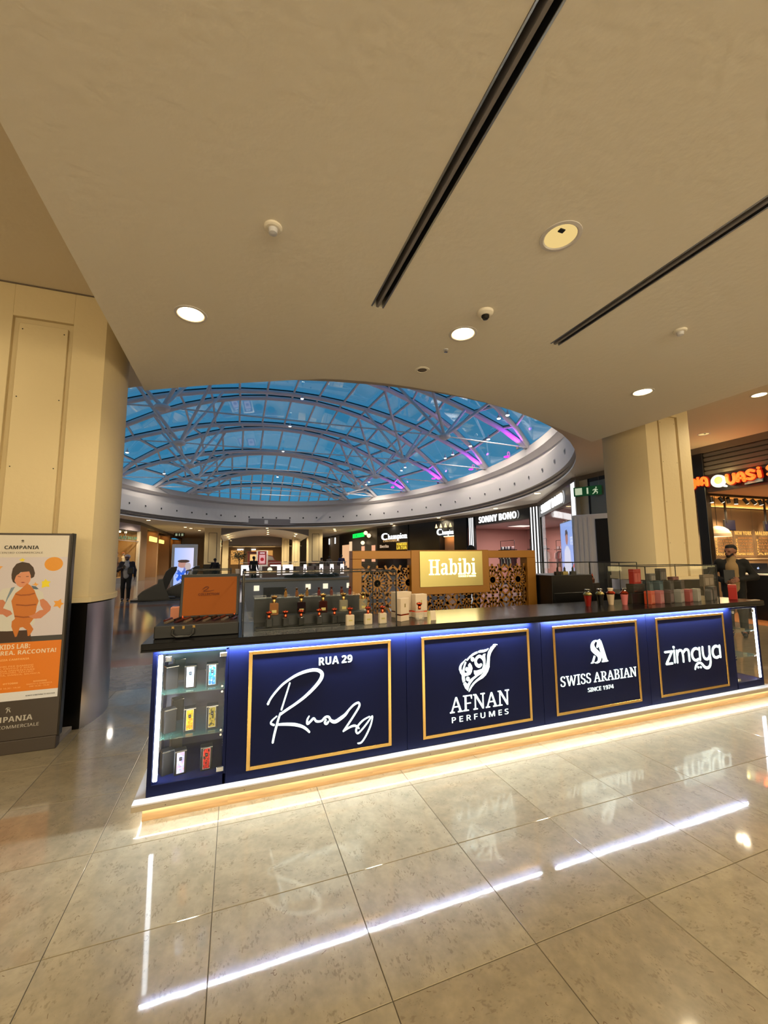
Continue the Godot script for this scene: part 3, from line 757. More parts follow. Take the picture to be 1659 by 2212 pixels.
func ceiling_fixtures() -> void:
	downlight(Vector3(-.413, H1, -3.592), "lit downlight in the pale ceiling above the case with the orange lining")
	downlight(Vector3(1.921, H1, -3.105), "lit downlight in the ceiling next to the small dome camera")
	downlight(Vector3(4.788, H1, -3.55), "lit downlight in the ceiling strip near its pointed far corner")
	downlight(Vector3(1.916, H1, -1.885), "unlit downlight with visible reflector and added glow between the two black slots", .1, .8, false)  # taken as unlit; its reflector glow and weak light are added
	# the row goes on behind the camera
	for z: float in [.4, 3.2]:
		for x: float in [-.41, 1.92, 4.79]: downlight(Vector3(x, H1, z), "lit downlight in the low ceiling strip behind the viewer", .1, 2.4, true, "downlights behind the viewer")
	downlight(Vector3(8.547, H2, -4.22), "lit downlight in the tan gallery ceiling nearest the picture edge", .1, 4.0)
	downlight(Vector3(10.126, H2, -6.12), "dim white downlight above the roller shutter", .1, 1.5, false)
	for p: Vector2 in [Vector2(8.5, -1), Vector2(8.5, 2.5), Vector2(-3.6, -4.2), Vector2(-3.6, -1), Vector2(-3.6, 2.5), Vector2(-3.6, -7.5)]:
		downlight(Vector3(p.x, H2, p.y), "lit downlight in the side gallery ceiling outside the view", .1, 3.0, true, "side gallery downlights")
	# detectors, camera, loudspeaker
	for a: Array in [[Vector3(.161, H1, -2.419), "white smoke detector on the ceiling left of the black slot"], [Vector3(3.787, H1, -2.402), "white smoke detector on the ceiling beyond the second black slot"]]:
		var s := thing("smoke_detector", a[1], "smoke detector", a[0])
		part(s, "base", MB.new().lathe([Vector2(.055, 0), Vector2(.055, -.012), Vector2(.045, -.018), Vector2(0, -.018)], 20, Vector3.ZERO, Vector3(1, 1, 1)), m.plaster)
		part(s, "sensor", MB.new().lathe([Vector2(.03, -.018), Vector2(.026, -.045), Vector2(0, -.05)], 16), m.white_lam)
	var c := thing("dome_camera", "small white ceiling camera with a black lens ball", "camera", Vector3(1.922, H1, -2.747))
	part(c, "base", MB.new().lathe([Vector2(.07, 0), Vector2(.066, -.02), Vector2(.04, -.035), Vector2(0, -.036)], 20), m.plaster)
	part(c, "lens_ball", MB.new().lathe([Vector2(.034, -.03), Vector2(.033, -.05), Vector2(.022, -.064), Vector2(0, -.07)], 16), m.satin)
	var k := thing("ceiling_speaker", "round grey loudspeaker grille set in the ceiling", "loudspeaker", Vector3(1.877, H1, -3.893))
	part(k, "rim", MB.new().lathe([Vector2(.05, -.001), Vector2(.055, -.008), Vector2(.075, -.004), Vector2(.08, .001)], 24), m.plaster)
	part(k, "grille", MB.new().lathe([Vector2(.052, -.003), Vector2(0, -.004)], 24), m.taupe)
	var p := thing("sprinkler", "tiny white sprinkler head on the ceiling", "sprinkler", Vector3(1.91, H1, -3.413))
	part(p, "plate", MB.new().lathe([Vector2(.025, 0), Vector2(.022, -.006), Vector2(0, -.006)], 14), m.white_lam)
	part(p, "head", MB.new().lathe([Vector2(.008, -.006), Vector2(.008, -.025), Vector2(.018, -.028), Vector2(0, -.03)], 12), m.chrome)

const CT := 1.065   # kiosk counter top
func kiosk() -> void:
	var o := thing("kiosk_counter", "long navy kiosk counter with four gold-framed glowing brand panels and a black top", "counter")
	var X0 := -.48; var X1 := 5.68
	# plinth: white platform with a timber edge board, a recessed oak kick board and light strips under the lip
	part(o, "platform_top", MB.new().span(X0 - .066, X1 + .07, .112, .126, -5.45, -3.0, .003), m.white_lam)
	part(o, "edge_board", MB.new().span(X0 - .066, X1 + .07, .082, .112, -3.03, -3.0, .002), m.board)
	part(o, "edge_board", MB.new().span(X0 - .066, X0 - .04, .082, .112, -5.45, -3.03, .002), m.board)
	part(o, "edge_board", MB.new().span(X1 + .045, X1 + .07, .082, .112, -5.45, -3.03, .002), m.board)
	part(o, "platform_core", MB.new().span(X0 - .04, X1 + .045, .090, .112, -5.44, -3.03), m.board)
	for x: float in [-.36, .1, .62, 1.45, 1.85, 2.4, 3.1, 3.9, 4.6]:
		part(o, "screw", MB.new().cyl(Vector3(x, .096, -3.003), Vector3(x, .096, -2.9985), .004, .004, 6), m.taupe)
	part(o, "kick_board", MB.new().span(X0 - .012, X1 + .02, 0, .090, -3.07, -3.045), m.oak)
	part(o, "kick_board", MB.new().span(X0 - .012, X0 + .012, 0, .090, -5.4, -3.07), m.oak)
	part(o, "kick_board", MB.new().span(X1 - .004, X1 + .02, 0, .090, -5.4, -3.07), m.oak)
	part(o, "kick_board", MB.new().span(X0, X1, 0, .090, -5.42, -5.4), m.oak)
	var strip := glow(Color(.93, .96, 1.0), 12.0)
	part(o, "plinth_led", MB.new().span(X0 - .05, X1 + .05, .0835, .0895, -3.040, -3.032), strip)
	part(o, "plinth_led", MB.new().span(X0 - .038, X0 - .030, .0835, .0895, -5.4, -3.06), strip)
	area(Vector3((X0 + X1) / 2, .081, -3.036), X1 - X0 + .1, .008, Vector3(0, -1, .12).normalized(), Color(1, .96, .86), .55, Vector3.FORWARD, o)
	area(Vector3(X0 - .034, .081, -4.2), .008, 2.3, Vector3(-.12, -1, 0).normalized(), Color(1, .96, .86), .2, Vector3.FORWARD, o)
	# carcass behind the panels
	part(o, "carcass", MB.new().span(-.02, 5.2, .126, 1.0, -3.75, -3.078), m.black)
	# four panels
	for k in 4:
		var a := -.022 + 1.308 * k
		var p := part(o, "front_panel", MB.new().span(a + .0015, a + 1.3065, .127, 1.004, -3.078, ZF, .0015), m.navy)
		var cx := a + .654
		var fr := MB.new()
		var w := .5225; var t := .024
		for s: float in [-1.0, 1.0]:
			fr.box(Vector3(cx + s * (w - t / 2), .572, ZF + .003), Vector3(t, .777, .008), .0015)
			fr.box(Vector3(cx, .572 + s * (.3885 - t / 2), ZF + .003), Vector3(2 * w - 2 * t, t, .008), .0015)
		part(p, "gold_frame", fr, m.gold)
		var z0 := ZF + .0; var z1 := ZF + .006
		match k:
			0:
				text(p, "lettering", "RUA 29", bold, m.letter, cx - .0365, cx + .214, .822, .876, ZF + .003)
				var s := MB.new()
				for q: Array in RUA: s.stroke(shift(q, cx), z0, z1)
				part(p, "script_lettering", s, m.letter)
			1:
				text(p, "lettering", "AFNAN", serif, m.letter, cx - .28, cx + .29, .347, .469, ZF + .003)
				text(p, "lettering", "P E R F U M E S", sans, m.letter, cx - .265, cx + .276, .272, .314, ZF + .003)
				var s := MB.new()
				for q: Array in LEAF_S: s.stroke(shift(q, cx), z0, z1)
				for q: Array in LEAF: s.prism(pts2(q, cx), z0, z1)
				part(p, "leaf_emblem", s, m.letter)
			2:
				text(p, "lettering", "SWISS ARABIAN", serif, m.letter, cx - .46, cx + .472, .424, .514, ZF + .003)
				text(p, "lettering", "SINCE 1974", sans, m.letter, cx - .150, cx + .166, .346, .381, ZF + .003)
				var s := MB.new()
				for q: Array in SA: s.prism(pts2(q, cx), z0, z1)
				part(p, "monogram", s, m.letter)
			3:
				var s := MB.new()
				for q: Array in ZIM: s.stroke(shift(q, cx), z0, z1)
				part(p, "script_lettering", s, m.letter)
		area(Vector3(cx, .55, ZF + .014), .6, .3, Vector3.BACK, Color(.9, 1, .97), .05, Vector3.UP, o)
	# counter top and the light strips under its lip
	part(o, "counter_top", MB.new().span(X0 - .065, X1 + .085, 1.024, CT, -3.77, -3.02, .003), m.top)
	part(o, "front_lip", MB.new().span(X0 - .065, X1 + .085, 1.012, 1.024, -3.031, -3.02, .001), m.top)
	part(o, "apron", MB.new().span(X0, X1, 1.0, 1.024, -3.75, -3.057), m.navy)
	var strip2 := glow(Color(.93, .96, 1.0), 38.0)
	for a: Array in [[X0 + .03, 2.47], [2.62, 5.16]]:
		part(o, "top_led", MB.new().span(a[0], a[1], 1.018, 1.0235, -3.041, -3.033), strip2)
		area(Vector3((a[0] + a[1]) / 2, 1.0165, -3.037), a[1] - a[0], .007, Vector3(0, -1, -.65).normalized(), Color(.88, .94, 1.0), 9.0 * (a[1] - a[0]) / 2.9, Vector3.FORWARD, o)
	# corner showcases at both ends
	corner_cabinet(X0, -.022, 1)
	corner_cabinet(X1, 5.21, -1)
	# side and rear counters of the kiosk island
	for a: Array in [[X0, .1, "black side counter of the kiosk behind the open sample case"], [5.08, X1, "black side counter of the kiosk behind the coloured boxes"]]:
		var s := thing("side_counter", a[2], "counter")
		part(s, "cabinet", MB.new().span(a[0], a[1], .126, 1.0, -5.35, -3.78, .003), m.satin)
		part(s, "counter_top", MB.new().span(a[0] - .03, a[1] + .03, 1.0, CT - .002, -5.4, -3.775, .003), m.top)
	var r := thing("rear_cabinet", "low black storage cabinet behind the gold lattice screen end", "cabinet")
	part(r, "body", MB.new().span(4.16, 4.9, .126, 1.325, -5.3, -4.62, .004), m.satin)
	part(r, "step", MB.new().span(4.9, 5.04, .126, 1.20, -5.3, -4.62, .004), m.satin)
	for y: float in [.5, .9]:
		var d := part(r, "drawer_front", MB.new().span(4.18, 4.88, y - .18, y + .18, -4.62, -4.608, .003), m.satin)
		part(d, "knob", MB.new().cyl(Vector3(4.53, y, -4.608), Vector3(4.53, y, -4.585), .012, .014, 10), m.chrome)
	# gold lattice screen with the lit name board
	var h := thing("lattice_screen", "gold back screen with pierced star lattice around a shiny name board", "screen")
	var Z := -4.9
	part(h, "frame", MB.new().span(1.36, 4.13, 1.578, 1.682, Z - .16, Z, .004).span(1.36, 1.48, .126, 1.578, Z - .16, Z, .004).span(3.985, 4.13, .126, 1.578, Z - .16, Z, .004).span(1.48, 3.985, .126, .5, Z - .16, Z, .004), m.gold_paint)
	part(h, "name_box", MB.new().span(2.145, 3.325, 1.108, 1.69, Z - .12, Z + .012, .004), m.gold_paint)
	var plate := part(h, "name_plate", MB.new().span(2.262, 3.215, 1.207, 1.676, Z + .012, Z + .022, .003), m.brass)
	text(plate, "lettering", "Habibi", serifb, m.letter_gold, 2.39, 3.10, 1.36, 1.58, Z + .024, .01)
	text(plate, "lettering", "ESSENZE D'ARABIA", bold, m.letter_gold, 2.83, 3.10, 1.325, 1.352, Z + .024, .006)
	area(Vector3(2.74, 1.45, Z + .05), .7, .2, Vector3.BACK, Color(1, .9, .6), .25, Vector3.UP, h)
	lattice(h, Z - .06)

func shift(q: Array, cx: float) -> Array:
	var r := q.duplicate()
	for i in range(0, r.size(), 3): r[i] += cx
	return r
func pts2(q: Array, cx: float) -> PackedVector2Array:
	var r := PackedVector2Array()
	for i in range(0, q.size(), 2): r.append(Vector2(q[i] + cx, q[i + 1]))
	return r

func lattice(h: Node3D, z: float) -> void:
	# a cut-out panel: twelve-petal rosettes joined by a net of hexagons
	var P := .43
	for cellx in 6:
		for celly in 3:
			var c := Vector2(1.70 + P * cellx, 1.27 - P * celly)
			var mb := MB.new()
			var bar := func(a: Vector2, b: Vector2, w: float) -> void:
				var x0 := 1.475; var x1 := 3.99; var y0 := .49; var y1 := 1.59
				a = Vector2(clampf(a.x, x0, x1), clampf(a.y, y0, y1)); b = Vector2(clampf(b.x, x0, x1), clampf(b.y, y0, y1))
				if a.distance_to(b) < .004: return
				var d := (b - a)
				mb.box(Vector3((a.x + b.x) / 2, (a.y + b.y) / 2, z), Vector3(d.length() + w * .7, w, .018), 0, Basis(Vector3.BACK, d.angle()))
			var ringpt := func(k: float, r: float) -> Vector2: return c + Vector2.from_angle(TAU * k / 12.0) * r
			for k in 12:
				bar.call(ringpt.call(k, .012), ringpt.call(k, .118), .024)
				bar.call(ringpt.call(k, .118), ringpt.call(k + .5, .135), .026)
				bar.call(ringpt.call(k + .5, .135), ringpt.call(k + 1, .118), .026)
				bar.call(ringpt.call(k + .5, .132), ringpt.call(k + .5 + (.22 if k % 2 else -.22), .19), .026)
				if k % 3 == 0: bar.call(ringpt.call(k, .118), ringpt.call(k, .215), .026)
			for k in 6:
				bar.call(ringpt.call(2 * k + .28, .19), ringpt.call(2 * k + .72 + 1, .19), .026)
			for s: Vector2 in [Vector2(1, 1), Vector2(-1, 1), Vector2(1, -1), Vector2(-1, -1)]:
				bar.call(c + s * .215, c + s * Vector2(.13, .145), .028)
				bar.call(c + s * Vector2(.215, .11), c + s * Vector2(.13, .145), .026)
				bar.call(c + s * Vector2(.11, .215), c + s * Vector2(.145, .13), .026)
			var disc := 1
			if c.y > .5: mb.cyl(Vector3(c.x, c.y, z - .009), Vector3(c.x, c.y, z + .009), .045 * disc, .045 * disc, 12)
			part(h, "lattice_rosette", mb, m.gold_paint)

func corner_cabinet(xo: float, xi: float, s: float) -> void:
	# glass corner showcase: xo is the outer side, xi where it meets the panels
	var o := thing("corner_showcase", "glass corner showcase with a bright vertical light at the kiosk's " + ("near end" if s > 0 else "far end"), "showcase")
	var zb := -3.62
	part(o, "bottom_panel", MB.new().span(xo, xi, .127, .195, zb, ZF, .002), m.navy)
	part(o, "top_panel", MB.new().span(xo, xi, .985, 1.0, zb, ZF, .002), m.navy)
	part(o, "inner_side", MB.new().span(xi - s * .018, xi, .127, 1.0, zb, ZF, .002), m.navy)
	part(o, "back_panel", MB.new().span(xo, xi, .127, 1.0, zb - .018, zb, .002), m.navy_in if s > 0 else m.glass)
	part(o, "corner_post", MB.new().span(xo, xo + s * .028, .195, .985, ZF - .03, ZF, .002), m.navy)
	part(o, "rear_post", MB.new().span(xo, xo + s * .02, .195, .985, zb, zb + .02, .002), m.navy)
	part(o, "side_glass", MB.new().span(xo + s * .004, xo + s * .010, .195, .985, zb + .02, ZF - .03), m.glass)
	part(o, "door_glass", MB.new().span(xo + s * .062, xi - s * .022, .200, .99, ZF - .004, ZF + .002, .001), m.glass)
	part(o, "led_tube", MB.new().span(xo + s * .032, xo + s * .058, .21, .98, ZF - .016, ZF - .002, .004), m.led)
	area(Vector3(xo + s * .062, .6, ZF - .02), .02, .76, Vector3(s * .6, 0, -1).normalized(), Color(.92, .96, 1), .42, Vector3.UP, o)
	for y: float in [.457, .734]:
		part(o, "shelf", MB.new().span(xo + s * .03, xi - s * .02, y - .008, y, zb + .005, ZF - .012, .001), m.glass_edge)
	for y: float in [.225, .955]:
		part(o, "hinge", MB.new().span(xi - s * .055, xi - s * .012, y - .014, y + .014, ZF - .006, ZF + .008, .002), m.chrome)
	for y: float in [.47, .44, .75, .715]:
		part(o, "shelf_pin", MB.new().cyl(Vector3(xi - s * .035, y, ZF - .02), Vector3(xi - s * .035, y, ZF + .004), .007, .007, 10), m.chrome)
	var lock := part(o, "lock", MB.new().box(Vector3(xo + s * .092, .955, ZF + .002), Vector3(.036, .034, .01), .002), m.chrome)
	part(lock, "key_cylinder", MB.new().cyl(Vector3(xo + s * .092, .955, ZF + .006), Vector3(xo + s * .092, .955, ZF + .012), .012, .012, 12), m.aluminium)

func label_tex(a: Color, b: Color, c: Color, seed_: int) -> ImageTexture:
	var im := Image.create(64, 144, false, Image.FORMAT_RGB8)
	var n := noise(seed_, .035, 3)
	for y in 144:
		for x in 64:
			var w := n.get_noise_2d(x, y)
			im.set_pixel(x, y, a.lerp(b, smoothstep(-.1, .1, w + (y - 72) * .006)).lerp(c, smoothstep(.22, .3, n.get_noise_2d(x + 500, y))))
	for e in 3:
		im.fill_rect(Rect2i(0, 0, 64, 2), Color(.8, .82, .85)); im.fill_rect(Rect2i(0, 142, 64, 2), Color(.8, .82, .85))
		im.fill_rect(Rect2i(0, 0, 2, 144), Color(.8, .82, .85)); im.fill_rect(Rect2i(62, 0, 2, 144), Color(.8, .82, .85))
	im.fill_rect(Rect2i(20, 34, 24, 24), Color(.03, .03, .04))
	im.fill_rect(Rect2i(26, 44, 12, 3), Color(.7, .7, .7))
	im.fill_rect(Rect2i(22, 98, 20, 2), c.darkened(.4)); im.fill_rect(Rect2i(24, 118, 16, 2), c.darkened(.4))
	return tex(im)

func box_with_label(called: String, label: String, cat: String, at: Vector3, s: Vector3, turn: float, body: Material, face: Texture2D, group: String) -> Node3D:
	var o := thing(called, label, cat, at, turn, group)
	part(o, "carton", MB.new().box(Vector3(0, s.y / 2, 0), s, .0025), body)
	part(o, "lid_edge", MB.new().box(Vector3(0, s.y - .006, 0), Vector3(s.x + .002, .003, s.z + .002)), m.chrome)
	if face:
		var k := mk(Color.WHITE, .3); k.albedo_texture = face
		var q := MB.new()
		var w := s.x * .31; var y0 := s.y * .07; var y1 := s.y * .93; var z := s.z / 2 + .0008
		q.quad(Vector3(-w, y0, z), Vector3(w, y0, z), Vector3(w, y1, z), Vector3(-w, y1, z))
		part(o, "printed_label", q, k)
	return o

func bottle_shape(w: float, h: float, d: float) -> MB:
	return MB.new().box(Vector3(0, h / 2, 0), Vector3(w, h, d), .006)

func bow_cap(o: Node3D, y: float, mat: Material, s := 1.0) -> void:
	# flared collar topped by a knotted flower
	part(o, "cap_collar", MB.new().lathe([Vector2(.0, 0), Vector2(.010, 0), Vector2(.012, .012), Vector2(.010, .024), Vector2(.016, .034), Vector2(0, .036)], 14, Vector3(0, y, 0), Vector3.ONE * s), mat)
	var f := MB.new()
	for k in 5:
		var a := TAU * k / 5
		f.lathe([Vector2(0, -.010), Vector2(.008, -.006), Vector2(.010, 0), Vector2(.008, .006), Vector2(0, .010)], 8, Vector3(cos(a) * .013 * s, y + .042 * s, sin(a) * .013 * s), Vector3.ONE * s)
	f.lathe([Vector2(0, -.008), Vector2(.008, 0), Vector2(0, .010)], 8, Vector3(0, y + .048 * s, 0), Vector3.ONE * s)
	part(o, "cap_flower", f, mat)

func glass_case(called: String, label: String, x0: float, x1: float, z0: float, z1: float, y0: float, y1: float) -> Node3D:
	var o := thing(called, label, "showcase")
	var g := .006
	part(o, "front_glass", MB.new().span(x0, x1, y0, y1, z0 - g, z0), m.glass)
	part(o, "back_glass", MB.new().span(x0, x1, y0, y1, z1, z1 + g), m.glass)
	part(o, "side_glass", MB.new().span(x0, x0 + g, y0, y1, z1 + g, z0 - g), m.glass)
	part(o, "side_glass", MB.new().span(x1 - g, x1, y0, y1, z1 + g, z0 - g), m.glass)
	part(o, "top_glass", MB.new().span(x0, x1, y1 - g, y1, z1, z0), m.glass)
	var e := .0045
	for x: float in [x0, x1]:
		for z: float in [z0, z1]:
			part(o, "edge_strip", MB.new().box(Vector3(x, (y0 + y1) / 2, z), Vector3(e * 2, y1 - y0, e * 2), .001), m.gasket)
		part(o, "edge_strip", MB.new().box(Vector3(x, y1, (z0 + z1) / 2), Vector3(e * 2, e * 2, z0 - z1), .001), m.gasket)
	for z: float in [z0, z1]:
		part(o, "edge_strip", MB.new().box(Vector3((x0 + x1) / 2, y1, z), Vector3(x1 - x0, e * 2, e * 2), .001), m.gasket)
	return o

func kiosk_wares() -> void:
	# ---- boxes in the near corner showcase
	var tx := {
		"white": label_tex(Color(.35, .62, .90), Color(.80, .84, .86), Color(.62, .66, .70), 1), "teal": label_tex(Color(.10, .55, .56), Color(.10, .38, .72), Color(.70, .85, .90), 2),
		"orange": label_tex(Color(.93, .60, .12), Color(.95, .50, .08), Color(.95, .78, .2), 3), "olive": label_tex(Color(.55, .50, .16), Color(.62, .55, .18), Color(.2, .2, .1), 4),
		"lilac": label_tex(Color(.62, .62, .92), Color(.72, .75, .95), Color(.93, .62, .74), 5), "red": label_tex(Color(.82, .20, .14), Color(.70, .12, .10), Color(.2, .04, .05), 6)}
	var rows := [["white", -.262, .734, .0, "white and sky blue"], ["teal", -.128, .734, .1, "teal and blue"], ["orange", -.258, .457, .12, "orange"], ["olive", -.118, .457, .05, "olive gold"], ["lilac", -.305, .195, .2, "lilac and pink"], ["red", -.145, .195, .1, "red"]]
	for a: Array in rows:
		box_with_label("perfume_box", "black perfume box with a %s label in the corner showcase" % a[4], "perfume box", Vector3(a[1], a[2], -3.165), Vector3(.072, .15, .06), a[3], m.carton, tx[a[0]], "perfume boxes in the near corner showcase")
	for a: Array in [[.734, "top shelf"], [.457, "middle shelf"], [.195, "bottom"]]:
		box_with_label("perfume_box", "black perfume box turned sideways by the light on the showcase %s" % a[0 + 1], "perfume box", Vector3(-.385, a[0], -3.19), Vector3(.06, .15, .075), -1.15, m.carton, null, "perfume boxes in the near corner showcase")
		box_with_label("perfume_box", "black perfume box standing behind another on the showcase %s" % a[1], "perfume box", Vector3(-.36, a[0], -3.40), Vector3(.072, .15, .06), .3, m.carton, null, "perfume boxes in the near corner showcase")
	# ---- things in the far corner showcase
	single("gift_card", "small white card with a green tree print in the far corner showcase", "card", MB.new().box(Vector3(0, .055, 0), Vector3(.09, .11, .012), .002), m.ivory, Vector3(5.34, .80, -3.2), "", .3)
	single("perfume_box", "tall white box edge on the middle shelf of the far corner showcase", "perfume box", MB.new().box(Vector3(0, .1, 0), Vector3(.05, .2, .05), .003), m.white_lam, Vector3(5.27, .457, -3.2))
	single("perfume_box", "short white box on the floor of the far corner showcase", "perfume box", MB.new().box(Vector3(0, .065, 0), Vector3(.06, .13, .05), .003), m.white_lam, Vector3(5.29, .26, -3.2))
	single("display_block", "grey block under the short white box in the far corner showcase", "block", MB.new().box(Vector3(0, .0325, 0), Vector3(.09, .065, .09), .003), m.aluminium, Vector3(5.29, .195, -3.2))
	single("display_block", "clear block under the white card in the far corner showcase", "block", MB.new().box(Vector3(0, .033, 0), Vector3(.09, .066, .07), .003), m.aluminium, Vector3(5.34, .734, -3.2))
	# ---- open sample case
	var c := thing("sample_case", "open black leather sample case with an orange lined lid", "case", Vector3(-.23, CT, -3.34))
	part(c, "tray", MB.new().span(-.27, .27, 0, .085, -.17, .17, .006), m.leather)
	var h := MB.new()
	h.tube([Vector3(-.155, .06, .172), Vector3(-.155, .03, .20), Vector3(-.13, .012, .205), Vector3(-.05, .012, .205), Vector3(-.025, .03, .20), Vector3(-.025, .06, .172)], .008, 8)
	part(c, "handle", h, m.satin)
	for x: float in [-.155, -.025, -.09]: part(c, "clasp", MB.new().box(Vector3(x, .068, .172), Vector3(.018, .022, .008), .002), m.gold)
	var lb := Basis(Vector3.RIGHT, deg_to_rad(-12))
	part(c, "lid", MB.new().box(Vector3(.055, .085 + .165, -.19), Vector3(.425, .33, .03), .005, lb), m.leather)
	var lin := part(c, "lining", MB.new().box(Vector3(.055, .085 + .163, -.172), Vector3(.385, .292, .006), .002, lb), m.velvet)
	for a: Array in [[-.13, .005, -.013], [.235, .008, -.01]]:
		part(c, "hinge_corner", MB.new().box(Vector3(a[0], .11, -.145), Vector3(.008, .05, .01), .001, lb).box(Vector3(a[0] + (.02 if a[0] < 0 else -.02), .089, -.14), Vector3(.045, .008, .012), .001), m.copper)
	var emb := mk(Color(.33, .12, .02), .8)
	var t := text(lin, "embossed_text", "COLLECTION", bold, emb, -.06, .09, 0, .018, 0, .002)
	t.transform = Transform3D(lb, Vector3(.03, .252, -.1675)) * Transform3D(Basis().scaled(t.scale), Vector3(t.position.x, t.position.y, 0))
	var sg := MB.new()
	sg.stroke([-.02, .045, .002, .0, .062, .003, .02, .06, .003, .01, .045, .002, -.015, .03, .002, .03, .03, .002, .06, .036, .0015], 0, .002)
	var sgo := part(lin, "embossed_script", sg, emb); sgo.transform = Transform3D(lb, Vector3(.02, .255, -.1675))
	var vials := [mk(Color(.30, .12, .08), .3), mk(Color(.35, .30, .25), .4), mk(Color(.30, .22, .10), .3), m.satin, mk(Color(.18, .06, .08), .3), mk(Color(.12, .11, .11), .3)]
	for r in 2:
		for k in 8:
			var p := Vector3(-.225 + k * .062 + r * .02, .088, -.09 + r * .11)
			part(c, "sample_vial", MB.new().cyl(p + Vector3(-.012, 0, .04), p + Vector3(.02, .004, -.05), .012, .012, 8), vials[(k * 3 + r) % 6])
	single("carton_box", "plain salmon carton standing behind the open sample case", "box", MB.new().box(Vector3(0, .065, 0), Vector3(.09, .13, .09), .003), m.pink_card, Vector3(-.455, CT - .002, -3.95))
	# ---- glass case over the bottles
	glass_case("bench_showcase", "clear glass case over perfume bottles beside the sample case", .066, 1.232, -3.12, -3.72, CT, 1.49)
	single("bottle_riser", "black riser under the gold-capped bottles in the glass case", "riser", MB.new().span(-.42, .42, 0, .085, -.05, .05, .003), m.satin, Vector3(.67, CT, -3.42))
	single("bottle_riser", "low black step in front of the riser in the glass case", "riser", MB.new().span(-.32, .32, 0, .012, -.05, .05, .002), m.satin, Vector3(.48, CT, -3.29))
	var sh := thing("sample_shelf", "small glass shelf on a grey rear board carrying amber samples", "shelf", Vector3(.62, CT, -3.61))
	part(sh, "board", MB.new().span(-.46, .46, 0, .20, -.05, -.04), m.satin)
	part(sh, "shelf_glass", MB.new().span(-.46, .46, .200, .206, -.06, .05, .001), m.glass_edge)
	for x: float in [.255, .378, .498, .64, .763]:
		var b := thing("perfume_bottle", "black perfume bottle with a copper flower cap in the front row", "perfume bottle", Vector3(x, CT + .012, -3.29), rng.randf() * .4, "copper-capped black bottles in the glass case")
		part(b, "flask", bottle_shape(.05, .065, .03), m.satin)
		bow_cap(b, .065, m.copper, 1.05)
	var k := 0
	for a: Array in [[.302, "amber"], [.517, "dark plum"], [.697, "dark red"], [.871, "clear"], [1.043, "pale"]]:
		var b := thing("perfume_bottle", "%s glass bottle with a gold flower cap on the riser" % a[1], "perfume bottle", Vector3(a[0], CT + .085, -3.42), 0, "gold-capped bottles on the riser")
		var gm := glass([Color(.75, .5, .25), Color(.12, .05, .08), Color(.22, .05, .04), Color(.75, .72, .6), Color(.7, .72, .62)][k], [.35, .85, .8, .25, .25][k])
		part(b, "flask", bottle_shape(.068, .095, .04), gm)
		part(b, "label_plate", MB.new().box(Vector3(0, .03, .021), Vector3(.036, .022, .002), .0005), m.brass)
		bow_cap(b, .095, m.gold, 1.15)
		k += 1
	for a: Array in [[.868, "nearest the riser"], [1.018, "in the middle"], [1.141, "by the glass case edge"]]:
		var b := thing("perfume_bottle", "ivory perfume bottle with a copper flower cap, " + a[1], "perfume bottle", Vector3(a[0], CT, -3.2), .05, "ivory bottles with copper caps")
		part(b, "flask", bottle_shape(.066, .085, .035), m.ivory)
		part(b, "label_print", MB.new().box(Vector3(0, .042, .0178), Vector3(.03, .012, .0006)), m.brass)
		bow_cap(b, .085, m.copper, 1.1)
	var amb := [Color(.6, .42, .12), Color(.5, .3, .08), Color(.55, .4, .15), Color(.42, .1, .04), Color(.45, .2, .12), Color(.4, .14, .05), Color(.5, .12, .04)]
	for i in 7:
		var b := thing("sample_bottle", "tiny amber sample bottle on the glass shelf, %s counted from the open case" % ["first", "second", "third", "fourth", "fifth", "sixth", "seventh"][i], "sample bottle", Vector3([.412, .505, .592, .696, .807, .899, .975][i], CT + .206, -3.6), 0, "amber sample bottles")
		part(b, "flask", MB.new().box(Vector3(0, .022, 0), Vector3(.024, .044, .024), .003), glass(amb[i], .6))
		part(b, "cap", MB.new().lathe([Vector2(0, .044), Vector2(.008, .044), Vector2(.007, .056), Vector2(.013, .072), Vector2(0, .074)], 10), mk(amb[i].darkened(.2), .3, .6))
	# ---- ivory boxes beside the glass case
	for a: Array in [[Vector3(1.345, CT, -3.27), .105, .19, "square ivory perfume box with a copper belt at the glass case corner", .45], [Vector3(1.42, CT, -3.47), .16, .225, "tall ivory perfume box with a gold emblem behind the square one", .2], [Vector3(1.565, CT, -3.40), .12, .205, "ivory perfume box with a copper belt beside a clear bottle", .1]]:
		var b := thing("perfume_box", a[3], "perfume box", a[0], a[4], "ivory perfume boxes")
		part(b, "base", MB.new().box(Vector3(0, .024, 0), Vector3(a[1], .048, a[1] * .62), .003), m.beige_card)
		part(b, "belt", MB.new().box(Vector3(0, .053, 0), Vector3(a[1] * .97, .010, a[1] * .6)), m.copper)
		part(b, "cover", MB.new().box(Vector3(0, (.058 + a[2]) / 2, 0), Vector3(a[1], a[2] - .058, a[1] * .62), .003), m.beige_card)
		part(b, "emblem", MB.new().box(Vector3(0, a[2] * .68, a[1] * .31 + .0006), Vector3(.012, .03, .001)), m.brass)
	var b := thing("perfume_bottle", "clear square bottle with a rose gold flower cap before the ivory boxes", "perfume bottle", Vector3(1.505, CT, -3.27))
	part(b, "flask", bottle_shape(.075, .085, .04), glass(Color(.9, .88, .82), .15))
	bow_cap(b, .085, m.copper, 1.15)
	part(b, "label_plate", MB.new().box(Vector3(0, .025, .0206), Vector3(.03, .028, .001)), m.ivory)
	single("price_card", "small cream card on the counter edge beside the clear bottle", "card", MB.new().box(Vector3(0, .04, 0), Vector3(.05, .08, .004), .001, Basis(Vector3.RIGHT, -.2)), m.ivory, Vector3(1.60, CT, -3.2))
